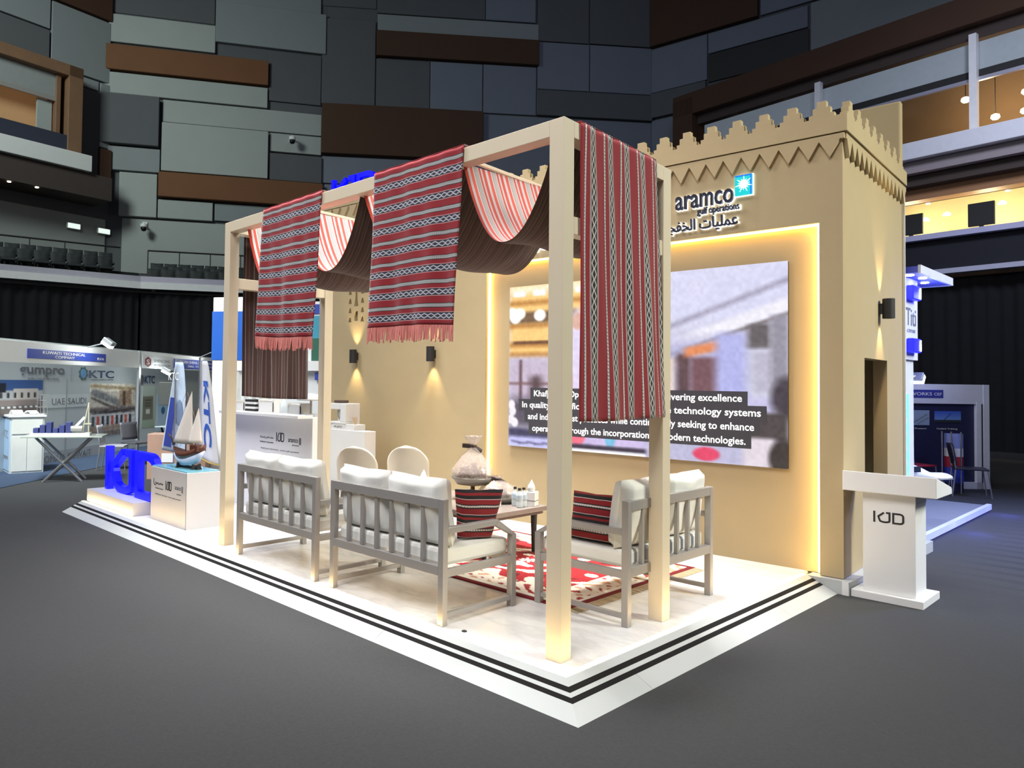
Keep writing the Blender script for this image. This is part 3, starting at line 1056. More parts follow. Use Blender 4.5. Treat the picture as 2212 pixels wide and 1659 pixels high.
# blurred street: eaves, beams, pillars on the right, lit shelves on the left
C.rect(0.45, -0.1, 1.1, 0.30, (214, 214, 240), 0.05)
C.line(0.58, 0.33, 1.02, 0.08, 0.012, (150, 146, 170), 0.012, 0.8)
C.line(0.55, 0.45, 1.02, 0.20, 0.030, (238, 236, 246), 0.012)
C.line(0.55, 0.49, 1.02, 0.245, 0.008, (128, 118, 118), 0.008)
C.rect(0.58, 0.36, 0.86, 0.72, (176, 174, 212), 0.04, 0.8)
C.line(0.60, 0.50, 0.68, 0.46, 0.010, (120, 112, 134), 0.008, .8)
C.line(0.72, 0.42, 0.83, 0.40, 0.010, (126, 118, 140), 0.008, .8)
C.rect(0.60, 0.46, 0.66, 0.72, (226, 208, 200), 0.012)
C.rect(0.665, 0.44, 0.71, 0.72, (96, 72, 76), 0.012)
C.rect(0.71, 0.46, 0.80, 0.72, (120, 84, 92), 0.012)
C.rect(0.69, 0.41, 0.80, 0.46, (226, 140, 92), 0.012, sh=-0.3)
C.rect(0.79, 0.34, 0.88, 0.72, (178, 180, 232), 0.02)
C.rect(0.885, 0.30, 0.95, 0.42, (102, 96, 100), 0.012)
C.rect(0.90, 0.44, 0.96, 0.64, (190, 186, 206), 0.012)
C.rect(0.95, 0.26, 1.0, 0.60, (150, 146, 160), 0.012)
C.rect(0.55, 0.66, 0.97, 0.74, (196, 192, 226), 0.015)
C.disc(1.0, 0.66, 0.05, 0.10, (70, 62, 72), 0.5)
C.rect(0.5, 0.735, 1.0, 0.87, (74, 66, 68), 0.012)
C.rect(0.5, 0.875, 0.9, 1.0, (186, 184, 214), 0.012)
C.rect(0.87, 0.86, 0.965, 1.0, (224, 214, 224), 0.012)
C.disc(0.985, 0.95, 0.04, 0.09, (52, 46, 46), 0.4)
C.disc(0.76, 0.955, 0.042, 0.035, (226, 66, 104), 0.3)
C.rect(0.0, -0.1, 0.36, 0.44, (252, 206, 128), 0.02)
for y in (0.0, 0.14, 0.26, 0.32):
    C.rect(0.0, y + 0.095, 0.36, y + 0.125, (196, 138, 70), 0.012)
C.rect(0.0, 0.0, 0.36, 0.05, (255, 240, 206), 0.02)
for x in (0.02, 0.11, 0.2, 0.29):
    C.rect(x, 0.035, x + 0.055, 0.07, (250, 250, 255), 0.006)
C.rect(0.0, 0.165, 0.30, 0.235, (120, 92, 66), 0.012)
for x, y in ((0.015, 0.17), (0.05, 0.175), (0.03, 0.2), (0.14, 0.19), (0.22, 0.18)):
    C.disc(x, y, 0.026, 0.036, (255, 253, 250), 0.3)
C.rect(0.02, 0.345, 0.3, 0.365, (110, 70, 46), 0.006)
C.rect(0.0, 0.45, 0.34, 0.72, (200, 184, 206), 0.03)
C.rect(0.05, 0.46, 0.062, 0.72, (96, 70, 74), 0.006)
C.rect(0.0, 0.60, 0.30, 0.615, (130, 96, 100), 0.008)
C.rect(0.10, 0.56, 0.15, 0.70, (90, 70, 76), 0.02)
# people in white robes behind the drape and posts
C.disc(0.30, 0.50, 0.06, 0.33, (226, 216, 244), 0.2)
C.disc(0.30, 0.24, 0.022, 0.05, (222, 176, 160), 0.3)
C.disc(0.27, 0.62, 0.012, 0.10, (238, 78, 120), 0.4)
C.disc(0.47, 0.56, 0.07, 0.30, (232, 226, 246), 0.2)
C.disc(0.47, 0.28, 0.022, 0.05, (214, 166, 150), 0.3)
C.disc(0.53, 0.30, 0.016, 0.03, (40, 34, 40), 0.4)
C.rect(0.0, 0.70, 0.5, 0.88, (70, 60, 76), 0.04, 0.85)
for x, y in ((0.015, 0.74), (0.02, 0.78), (0.012, 0.83), (0.03, 0.85)):
    C.disc(x, y, 0.016, 0.03, (240, 236, 244), 0.4)
C.rect(0.0, 0.885, 0.36, 0.95, (58, 56, 92), 0.012, sh=0.02)
C.rect(0.0, 0.935, 0.22, 1.0, (196, 196, 244), 0.012)
for k in range(6):
    C.line(0.02 + 0.035 * k, 0.965 + 0.01 * (k % 2), 0.05 + 0.035 * k, 0.972, 0.006, (88, 84, 130), 0.006, .8)
C.rect(0.24, 0.86, 0.56, 0.96, (206, 190, 232), 0.02)
C.disc(0.30, 0.90, 0.035, 0.06, (240, 110, 134), 0.3)
C.disc(0.43, 0.91, 0.02, 0.05, (120, 190, 226), 0.4)
C.rect(0.21, 0.955, 0.56, 0.98, (40, 30, 52), 0.008)
C.rect(0.21, 0.982, 0.56, 1.0, (255, 255, 255), 0.004)
C.speck(0.07, (110, 70))
C.panel('picture', (S0, 0.049, Z0), (1, 0, 0), (0, 0, 1), S1 - S0, Z1 - Z0, attr_mat('screen_picture', es=1.05, rough=0.25), scr, 0.002)
sub_w = mat('subtitle_white', (0.9, 0.9, 0.9), 0.5, var=0, emit=(1, 1, 1), es=1.0)
sub_k = mat('subtitle_plate', (0.03, 0.03, 0.035), 0.5, var=0, emit=(0.05, 0.045, 0.055), es=0.5)
rows = [('Khafji Joint Operations is focused on delivering excellence', -3.125, -0.838, 1.462),
        ('In quality and efficiency through innovative technology systems', -3.285, -0.672, 1.331),
        ('and industry best practices while continuously seeking to enhance', -3.205, -0.732, 1.198),
        ('operations through the incorporation of modern technologies.', -3.145, -0.806, 1.066)]
for body, a, b, z in rows:
    obj('subtitle_plate', box(a - 0.05, b + 0.05, 0.0465, 0.0485, z - 0.034, z + 0.098), sub_k, scr)
    v_, f_ = text_mesh(body, b - a, None, 0.001, bold=0.012)
    zz = np.array([q[2] for q in v_])
    k = 0.092 / zz.max()
    obj('subtitle_line', ([(x + a, 0.046 + y, zq * k + z - 0.022) for x, y, zq in v_], f_), sub_w, scr)

# sconces
brass_in = mat('sconce_glow', (1, 0.9, 0.7), 0.4, var=0, emit=(1.0, 0.78, 0.45), es=9)


def sconce(loc, rz, label, pw):
    """rz turns the plate so that local -y leaves the wall"""
    t = thing('wall_sconce', label, 'lamp', loc, rz)
    r = 0.052
    obj('shade', lathe([(r, 0.0), (r, 0.19), (r - 0.006, 0.19), (r - 0.006, 0.0)], 24, (0, -0.075, -0.095), False), matte_black, t, smooth=False)
    obj('wall_plate', box(-0.03, 0.03, -0.03, 0.0, -0.05, 0.05), matte_black, t)
    obj('bulb', cyl((0, -0.075, -0.03), (0, -0.075, 0.03), 0.03), brass_in, t)
    M = Matrix.Translation(loc) @ Matrix.Rotation(rz, 4, 'Z')
    for s in (1, -1):
        spot_light('sconce_beam', M @ Vector((0, -0.075, 0.06 * s)), M @ Vector((0, -0.045, 1.0 * s)), pw, (1.0, 0.74, 0.36), 62, 0.8, 0.012)


sconce(TM @ Vector((-6.084, 0.0, 1.96)), TR, 'black up-and-down wall lamp on the sand wall, left of the pair', 26)
sconce(TM @ Vector((-4.617, 0.0, 1.97)), TR, 'black up-and-down wall lamp on the sand wall nearer the lit niche', 26)
sconce(TM @ Vector((0.0, 1.312, 2.38)), TR + PI / 2, 'black up-and-down wall lamp above the doorway of the tower side', 30)

# backlit lettering on the tower front
sign = thing('backlit_company_sign', 'backlit dark company lettering with green-blue starburst square on the tower', 'sign', (TO[0], TO[1], 0), TR)


def backlit(body, u0, u1, z0, h, name='letters'):
    v_, f_ = text_mesh(body, u1 - u0, h, 0.03, bold=0.012)
    obj(name, ([(x + u0, y - 0.02, z + z0) for x, y, z in v_], f_), navy_ink, sign)
    v2, f2 = text_mesh(body, u1 - u0 + 0.014, h + 0.010, 0.012, bold=0.032)
    obj(name + '_halo', ([(x + u0 - 0.007, y - 0.006, z + z0 - 0.007) for x, y, z in v2], f2), white_glow, sign)


backlit('aramco', -1.437, -0.885, 3.325, 0.135, 'name_letters')
backlit('gulf operations', -1.222, -0.834, 3.235, 0.085, 'subtitle_letters')
ar = "\uFECB\uFEE4\uFEE0\uFEF4\uFE8E\uFE95 \uFE8D\uFEDF\uFEA8\uFED4\uFEA0\uFEF2 \uFE8D\uFEDF\uFEE4\uFEB8\uFE98\uFEAE\uFEDB\uFE94"[::-1]
backlit(ar, -2.05, -0.847, 3.055, 0.17, 'arabic_letters')
obj('logo_square', box(-0.870, -0.720, -0.05, -0.02, 3.375, 3.563), mat('teal_logo_face', (0.0, 0.25, 0.3), 0.4, var=0, emit=(0.0, 0.52, 0.50), es=0.9), sign)
obj('logo_square_halo', box(-0.876, -0.714, -0.02, -0.006, 3.369, 3.569), white_glow, sign)
obj('logo_edge', [box(-0.868, -0.722, -0.0515, -0.05, 3.549, 3.562), box(-0.733, -0.721, -0.0515, -0.05, 3.376, 3.549)], mat('blue_logo_edge', (0, 0.1, 0.4), 0.4, var=0, emit=(0.0, 0.12, 0.75), es=0.9), sign)
rays = []
cx, cz = -0.79, 3.475
for k in range(14):
    a = 2 * PI * k / 14 + 0.2
    r = 0.078 if k % 2 else 0.055
    d, n_ = Vector((math.cos(a), 0, math.sin(a))), Vector((-math.sin(a), 0, math.cos(a)))
    c0 = Vector((cx, -0.054, cz))
    p = [c0 + n_ * 0.011, c0 + d * r, c0 - n_ * 0.011]
    q = [x + Vector((0, 0.003, 0)) for x in p]
    rays.append(([tuple(x) for x in p + q], [(0, 1, 2), (5, 4, 3), (0, 3, 4, 1), (1, 4, 5, 2), (2, 5, 3, 0)]))
rays.append(cyl((cx, -0.051, cz), (cx, -0.055, cz), 0.024, 16))
obj('logo_star', rays, white_glow, sign)
kn = thing('backlit_name_line', 'white backlit lettering over the niche, mostly hidden by the near post', 'sign', (TO[0], TO[1], 0), TR)
lettering('letters', 'KJO', white_glow, kn, (-3.16, -0.004, 3.10), w=0.26, h=0.075, ext=0.02)

# blue roof letters
rs = thing('blue_roof_letters', 'blue glowing monogram standing on the roof behind the pergola beam', 'sign', TM @ Vector((-7.05, 0.35, 4.42)), TR)
for q in monogram(0.95, 0.30, 0.075, 0.06):
    obj('letter', q, blue_glow, rs)

# ------------------------------------------------------------------ pergola
perg = thing('pergola', 'cream timber pergola frame with four square posts at the deck corner', 'pergola')
W_, LX, DP = 0.1035, 3.9815, 1.2632
HN, HF, HL, HB = 3.172, 3.108, 3.142, 3.11


def ztop(x, y):
    s, t = -x / LX, y / DP
    return HN * (1 - s) * (1 - t) + HF * (1 - s) * t + HL * s * (1 - t) + HB * s * t


def beam(name, x0, x1, y0, y1, dz0, dz1):
    low = [(x, y, ztop(x, y) + dz0) for x, y in ((x0, y0), (x1, y0), (x1, y1), (x0, y1))]
    top = [(x, y, ztop(x, y) + dz1) for x, y in ((x0, y0), (x1, y0), (x1, y1), (x0, y1))]
    return obj(name, hexa(low + top), pine, perg, bevel=0.003)


for x0, y0 in ((-W_, 0), (-W_, DP - W_), (-LX, 0), (-LX, DP - W_)):
    low = [(x, y, 0.0) for x, y in ((x0, y0), (x0 + W_, y0), (x0 + W_, y0 + W_), (x0, y0 + W_))]
    top = [(x, y, ztop(x, y)) for x, y, z in low]
    obj('post', hexa(low + top), pine, perg, bevel=0.003)
BH = 0.10
beam('front_beam', -LX + W_, -W_, 0, W_, -BH, 0)
beam('back_beam', -LX + W_, -W_, DP - W_, DP, -BH, 0)
beam('side_beam', -W_, 0, W_, DP - W_, -BH, 0)
beam('side_beam', -LX, -LX + W_, W_, DP - W_, -BH, 0)
for x in (-2.80, -1.93, -0.87):
    beam('rafter', x - 0.012, x + 0.012, W_, DP - W_, -0.045, -0.02)
for x0 in (-W_, -LX):
    obj('cross_rail', box(x0 + 0.008, x0 + W_ - 0.008, W_, DP - W_, 2.495, 2.60), pine, perg, bevel=0.003)

# ------------------------------------------------------------------ woven hangings
RED, WHT, NVY, BLK = (0.285, 0.010, 0.018), (0.66, 0.60, 0.58), (0.030, 0.030, 0.055), (0.012, 0.010, 0.010)
PNK = (0.72, 0.38, 0.36)
GRY = (0.42, 0.42, 0.42)
sadu = stripes('red_woven_bands', 0.163, [(0.0, RED), (0.20, PNK), (0.225, NVY), (0.52, PNK), (0.545, RED), (0.715, BLK), (0.745, GRY), (0.88, BLK), (0.91, RED)], (0.24, 0.505, 0.055, (0.50, 0.49, 0.53), NVY), along=1, spk=(0.75, 0.875, 0.014, (0.10, 0.10, 0.10)))
sadu_v = stripes('red_woven_vertical_bands', 0.212, [(0.0, RED), (0.19, BLK), (0.205, WHT), (0.275, BLK), (0.29, RED), (0.46, WHT), (0.48, BLK), (0.50, WHT), (0.515, BLK), (0.715, WHT), (0.73, BLK), (0.75, WHT), (0.77, RED)], (0.515, 0.715, 0.065, (0.56, 0.51, 0.47), BLK), along=0, spk=(0.21, 0.27, 0.022, (0.08, 0.06, 0.05)))
WHT = (0.42, 0.38, 0.36)
swag_top = stripes('red_white_swag_face', 0.19, [(0.0, (0.40, 0.03, 0.014)), (0.16, WHT), (0.30, (0.46, 0.04, 0.018)), (0.46, WHT), (0.54, BLK), (0.565, WHT), (0.62, BLK), (0.64, WHT), (0.70, BLK), (0.72, WHT), (0.80, (0.40, 0.03, 0.014)), (0.9, WHT)], along=1, dirt=0.05)
WHT = (0.66, 0.60, 0.58)
BRN = (0.085, 0.048, 0.036)
swag_under = stripes('brown_reverse_face', 0.17, [(0.0, BRN), (0.2, (0.13, 0.082, 0.064)), (0.30, BRN), (0.44, (0.22, 0.16, 0.13)), (0.475, (0.07, 0.038, 0.028)), (0.62, (0.12, 0.075, 0.06)), (0.70, BRN), (0.80, (0.20, 0.15, 0.125)), (0.83, (0.07, 0.038, 0.028))], along=1, dirt=0.2)
brown_v = stripes('brown_striped_hanging', 0.23, [(0.0, (0.058, 0.026, 0.022)), (0.12, (0.18, 0.14, 0.13)), (0.17, (0.05, 0.022, 0.02)), (0.34, (0.11, 0.06, 0.05)), (0.40, (0.06, 0.02, 0.02)), (0.55, (0.2, 0.18, 0.17)), (0.585, (0.055, 0.022, 0.02)), (0.72, (0.13, 0.08, 0.07)), (0.75, (0.05, 0.02, 0.02)), (0.88, (0.15, 0.11, 0.10)), (0.91, (0.055, 0.024, 0.02))], along=0, dirt=0.25)
fringe_m = mat('coral_fringe_yarn', (0.66, 0.22, 0.19), 0.9, var=0.15, vscale=40)


def hanging(name, label, tl, tr, bl, br, nrm, m, uvw, uvh, over, amp=0.012, seed=1, fringe=0.0, waves=5.0, back=None):
    """cloth hung over a beam: corner points of the face, and how far it folds over the top"""
    tl, tr, bl, br, nrm = map(Vector, (tl, tr, bl, br, nrm))
    r = random.Random(seed)
    a, b, c = r.uniform(0, 6), r.uniform(0, 6), r.uniform(0, 6)

    def face(s, t):           # t = 0 bottom, 1 top
        p = (bl * (1 - s) + br * s) * (1 - t) + (tl * (1 - s) + tr * s) * t
        k = (1 - t) ** 0.8
        d = amp * k * (math.sin(waves * 2 * s + a + 1.2 * t) + 0.6 * math.sin(waves * 4.3 * s + b - 2.0 * t)) + 0.004 * math.sin(31 * s + 7 * t + c)
        p = p + nrm * (0.010 + d)
        p.z += 0.012 * math.sin(3.1 * s + b) * k * (1 if t < 0.98 else 0)
        return p
    t = thing(name, label, 'textile', (0, 0, 0))
    nu, nv = 44, 60
    v, f, uv = grid(face, nu, nv)
    uv = [(p[0] * uvw, p[1] * uvh) for p in uv]
    o = obj('woven_face', (v, f, uv), m, t, smooth=True, solid=0.005)
    # fold over the beam top and hang down behind it
    def fold(s, q):
        p = tl * (1 - s) + tr * s
        w = over
        if q < 0.5:
            return p - nrm * (w * q * 2 + 0.0) + nrm * 0.008 * (1 - q * 2) + Vector((0, 0, 0.008))
        return p - nrm * (w + 0.010) + Vector((0, 0, 0.008 - 0.09 * (q - 0.5) * 2))
    v, f, uv = grid(fold, 8, 12)
    uv = [(p[0] * uvw, uvh + p[1] * 0.4) for p in uv]
    obj('fold_over_beam', (v, f, uv), m, t, solid=0.005)
    if fringe:
        st = []
        n = 90
        for i in range(n):
            s = (i + 0.5) / n
            p = face(s, 0.0)
            L = fringe * r.uniform(0.8, 1.1)
            q = p + Vector((r.uniform(-0.012, 0.012), 0, -L)) + nrm * r.uniform(-0.01, 0.012)
            st.append(bar(p, q, 0.009, 0.005, (0, 1, 0)))
        obj('fringe', st, fringe_m, t, kind='stuff')
    return t


hanging('woven_hanging', 'red striped woven hanging with coral fringe, left one on the front beam', (-3.256, -0.002, 3.150), (-2.363, -0.002, 3.164), (-3.342, -0.002, 2.006), (-2.484, -0.002, 1.972), (0, -1, 0), sadu, 0.88, 1.16, W_, 0.014, 3, 0.11)
hanging('woven_hanging', 'red striped woven hanging with coral fringe, nearest the middle of the front beam', (-1.694, -0.002, 3.168), (-0.785, -0.002, 3.176), (-1.738, -0.002, 2.010), (-0.868, -0.002, 1.982), (0, -1, 0), sadu, 0.90, 1.17, W_, 0.014, 8, 0.11)
hanging('long_woven_hanging', 'long red hanging with vertical stripes over the right side beam', (0.002, 0.155, 3.170), (0.002, 1.045, 3.122), (0.002, 0.188, 1.392), (0.002, 1.185, 1.378), (1, 0, 0), sadu_v, 0.98, 1.75, W_, 0.016, 5, 0.0, 6.5)
hanging('long_brown_hanging', 'dark brown striped hanging on the left side of the pergola', (-LX - 0.002, 1.02, 3.122), (-LX - 0.002, 0.22, 3.138), (-LX - 0.002, 1.034, 1.41), (-LX - 0.002, 0.226, 1.44), (-1, 0, 0), brown_v, 0.85, 1.7, W_, 0.02, 11, 0.0, 8.0)


def swag(x0, x1, low, label, seed, d=0.56):
    r = random.Random(seed)
    ph = r.uniform(0, 6)
    y0, y1 = 0.06, 1.21
    zt = 3.085

    def fn(s, t):
        a = 2 * s - 1
        prof = (1 - abs(a) ** 2.2)
        x = x0 + (x1 - x0) * s
        y = y0 + (y1 - y0) * t
        z = zt - (zt - low) * prof + 0.012 * math.sin(9 * t + ph + 3 * a) * prof
        return Vector((x, y, z))
    t = thing('fabric_swag', label, 'textile')
    for nm, off, m in (('upper_face', 0.003, swag_top), ('under_face', -0.003, swag_under)):
        v, f, uv = grid(lambda s, q: fn(s, q) + Vector((0, 0, off)), 40, 36)
        uv = [(p[0] * 1.4, p[1] * (y1 - y0)) for p in uv]
        if off < 0:
            f = [q[::-1] for q in f]
        obj(nm, (v, f, uv), m, t, smooth=True)


xs = [-3.68, -2.80, -1.93, -0.87, -0.09]
for i, lb in enumerate(('behind the left hanging', 'between the two front hangings', 'behind the middle hanging', 'next to the near corner post')):
    swag(xs[i] + 0.012, xs[i + 1] - 0.012, 2.50 if i != 3 else 2.51, 'sagging striped cloth under the pergola roof, ' + lb, 20 + i)
# ------------------------------------------------------------------ benches
BW, BD = 1.23, 0.76


def bench(label, loc, rz):
    t = thing('slatted_bench', label, 'bench', loc, rz, 'grey metal two-seat benches')
    w = 0.048
    for x in (0, BW - w):
        obj('back_leg', box(x, x + w, 0, w, 0, 0.83), steel, t, bevel=0.003)
        obj('front_leg', box(x, x + w, BD - w, BD, 0, 0.515), steel, t, bevel=0.003)
        obj('stretcher', box(x + 0.006, x + w - 0.006, w, BD - w, 0.05, 0.08), steel, t, bevel=0.002)
        obj('side_rail', box(x + 0.004, x + w - 0.004, w, BD - w, 0.315, 0.365), steel, t, bevel=0.002)
        # armrest: level, then a slanted corner down to the front leg
        xm = x + w / 2
        obj('armrest', hexa([(x, w, 0.60), (x + w, w, 0.60), (x + w, 0.535, 0.60), (x, 0.535, 0.60), (x, w, 0.642), (x + w, w, 0.642), (x + w, 0.555, 0.642), (x, 0.555, 0.642)]), steel, t, bevel=0.003)
        obj('armrest_corner', hexa([(x, 0.535, 0.60), (x + w, 0.535, 0.60), (x + w, BD - w, 0.515), (x, BD - w, 0.515), (x, 0.555, 0.642), (x + w, 0.555, 0.642), (x + w, BD, 0.515), (x, BD, 0.515)]), steel, t, bevel=0.003)
    obj('top_rail', box(w, BW - w, 0, w, 0.765, 0.83), steel, t, bevel=0.003)
    obj('lower_rail', box(w, BW - w, 0, w, 0.325, 0.388), steel, t, bevel=0.003)
    obj('front_rail', box(w, BW - w, BD - w, BD - 0.01, 0.315, 0.365), steel, t, bevel=0.002)
    for k in range(6):
        x = w + (BW - 2 * w) * (k + 1) / 7
        obj('slat', box(x - 0.014, x + 0.014, 0.008, 0.036, 0.388, 0.765), steel, t, bevel=0.002)
    for k in range(2):
        x0 = w + 0.004 + k * (BW - 2 * w) / 2
        x1 = x0 + (BW - 2 * w) / 2 - 0.008
        obj('seat_cushion', box(x0, x1, 0.055, BD - 0.03, 0.372, 0.49), cream, t, bevel=0.028)
    return t


b1_ = bench('left grey slatted bench on the deck edge, seen from behind', (-3.525, -0.075, 0), 0)
b2_ = bench('grey slatted bench near the corner post, seen from behind', (-2.105, -0.07, 0), 0)
b3_ = bench('grey slatted bench standing crosswise beside the right posts', (-0.085, 0.865, 0), PI / 2)


def back_cushion(label, b, k, seed, tilt=-0.16, dz=0.0, h=0.47):
    M = b.matrix_basis
    x = 0.052 + (k + 0.5) * (BW - 0.104) / 2
    p = Matrix.Translation(b.location) @ Matrix.Rotation(b.rotation_euler[2], 4, 'Z') @ Vector((x, 0.145, 0.492 + dz))
    t = thing('back_cushion', label, 'cushion', p, b.rotation_euler[2], 'cream back cushions')
    obj('cover', pillow(0.56, h, 0.17, 16, 6, 0.22, 1.0, 0.01, seed), cream, t, smooth=True, rot=(0.13, 0, random.Random(seed).uniform(-0.03, 0.03)))
    pv = [(a * 0.275, 0, 0.0) for a in (-1, 1)]
    return t


back_cushion('cream back cushion, left on the left bench', b1_, 0, 1)
back_cushion('cream back cushion, right on the left bench', b1_, 1, 2, dz=-0.0)
back_cushion('cream back cushion, left on the bench near the corner post', b2_, 0, 3)
back_cushion('cream back cushion, right on the bench near the corner post', b2_, 1, 4)
back_cushion('cream back cushion between the right posts on the crosswise bench', b3_, 0, 5)
back_cushion('cream back cushion at the far end of the crosswise bench', b3_, 1, 6)

DR = (0.26, 0.010, 0.014)
pil_m = stripes('dark_red_pillow_bands', 0.17, [(0.0, BLK), (0.10, WHT), (0.125, DR), (0.36, BLK), (0.42, WHT), (0.50, BLK), (0.54, DR), (0.74, WHT), (0.765, BLK), (0.9, DR)], None, along=1, spk=(0.42, 0.50, 0.02, BLK))


def throw_pillow(label, loc, rot, w, h, top, seed):
    t = thing('striped_pillow', label, 'cushion', loc, 0, 'red striped pillows')
    v, f = pillow(w, h, 0.13, 16, 3.2, 0.4, top, 0.006, seed)
    uv = [(x + 0.5, z) for x, y, z in v]
    obj('cover', (v, f, uv), pil_m, t, smooth=True, rot=rot)
    return t


throw_pillow('dark red striped pillow leaning over the arm of the bench near the corner', (-1.035, 0.41, 0.492), (0, 0, 0), 0.27, 0.36, 1.45, 1)
bpy.context.view_layer.update()
pl = [o for o in bpy.data.objects if o.name.startswith('striped_pillow')][0]
pl.rotation_euler = (0.0, 0.13, 0)
pl.children[0].rotation_euler = (0, 0, PI / 2 - 0.35)
throw_pillow('dark red striped pillow at the near arm of the crosswise bench', (-0.44, 1.0, 0.492), (-0.12, 0, 0.05), 0.36, 0.34, 1.0, 2)

# ------------------------------------------------------------------ rug
R = Canvas(150, 130, (150, 22, 30))
X, Y = R.X, R.Y
def border(d, c):
    m = (X < d) | (X > 1 - d) | (Y < d * 1.15) | (Y > 1 - d * 1.15)
    R.a[m] = np.array(c) / 255.0
border(0.155, (226, 216, 198))
border(0.05, (232, 226, 212))
border(0.028, (110, 12, 22))
inner = (np.minimum(X, 1 - X) > 0.05) & (np.minimum(X, 1 - X) < 0.155) | (np.minimum(Y, 1 - Y) > 0.058) & (np.minimum(Y, 1 - Y) < 0.178)
scroll = np.sin(X * 46 + 2.2 * np.sin(Y * 31)) * np.sin(Y * 44 + 2.0 * np.sin(X * 37))
edge = np.minimum(np.minimum(X, 1 - X), np.minimum(Y, 1 - Y))
R.a[(scroll > 0.55) & inner & (edge > 0.03)] = np.array((196, 150, 120)) / 255
R.a[(scroll < -0.62) & inner & (edge > 0.03)] = np.array((150, 40, 40)) / 255
mid = edge > 0.155
fl_ = np.sin(X * 34 + 3 * np.sin(Y * 17 + 1)) + np.sin(Y * 30 + 3 * np.sin(X * 15))
R.a[mid & (fl_ > 1.05)] = np.array((228, 206, 186)) / 255
R.a[mid & (fl_ < -1.45)] = np.array((92, 10, 20)) / 255
dm = np.hypot((X - 0.5) * 1.2, Y - 0.5)
R.a[(dm < 0.22) & (dm > 0.19)] = np.array((232, 222, 204)) / 255
R.a[(dm < 0.17) & (np.sin(np.arctan2(Y - 0.5, X - 0.5) * 8) + np.sin(dm * 70) > 0.9)] = np.array((236, 226, 210)) / 255
R.speck(0.05, (120, 100))
rx0, rx1, ry0, ry1 = -2.75, -0.56, 0.885, 2.78
rug = thing('persian_rug', 'red and cream medallion rug under the table, with beige fringe', 'rug', ((rx0 + rx1) / 2, (ry0 + ry1) / 2, 0))
hw, hd = (rx1 - rx0) / 2, (ry1 - ry0) / 2
R.panel('pile', (-hw, -hd, 0.012), (1, 0, 0), (0, 1, 0), 2 * hw, 2 * hd, attr_mat('rug_pile', rough=0.95), rug, 0.011)
fr = []
r_ = random.Random(5)
for s in (-1, 1):
    for i in range(110):
        y = -hd + 2 * hd * (i + 0.5) / 110
        fr.append(bar((s * hw, y, 0.008), (s * (hw + 0.085), y + r_.uniform(-0.015, 0.015), 0.004), 0.012, 0.004))
obj('fringe', fr, mat('beige_yarn', (0.50, 0.40, 0.26), 0.9), rug, kind='stuff')

# ------------------------------------------------------------------ coffee table and what stands on it
tx0, tx1, ty0, ty1, tz = -3.05, -1.745, 1.35, 2.24, 0.45
ct = thing('coffee_table', 'dark walnut coffee table on black tapered legs', 'table', (0, 0, 0))
obj('table_top', box(tx0, tx1, ty0, ty1, tz - 0.045, tz), mat('walnut_top', (0.23, 0.19, 0.17), 0.3, var=0.2, vscale=8), ct, bevel=0.004)
obj('apron', box(tx0 + 0.03, tx1 - 0.03, ty0 + 0.03, ty1 - 0.03, tz - 0.075, tz - 0.045), walnut, ct)
for x in (tx0 + 0.09, tx1 - 0.09):
    for y in (ty0 + 0.09, ty1 - 0.09):
        obj('leg', cyl((x, y, tz - 0.05), (x, y, 0.012), 0.032, 12, 0.02), matte_black, ct, smooth=False)

cello = mat('cellophane_wrap', (0.56, 0.47, 0.43), 0.12, var=0.3, vscale=40, alpha=0.42)
tin = mat('cream_tray_goods', (0.48, 0.38, 0.30), 0.6, var=0.5, vscale=45)
bow_m = mat('dark_brown_ribbon', (0.05, 0.03, 0.026), 0.5)


def crinkle(prof, n, amp, c, seed):
    r = random.Random(seed)
    v, f = lathe(prof, n, c)
    w = []
    for x, y, z in v:
        a = math.atan2(y - c[1], x - c[0])
        k = 1 + amp * math.sin(a * 9 + z * 40) + amp * 0.7 * r.uniform(-1, 1)
        w.append((c[0] + (x - c[0]) * k, c[1] + (y - c[1]) * k, z))
    return w, f


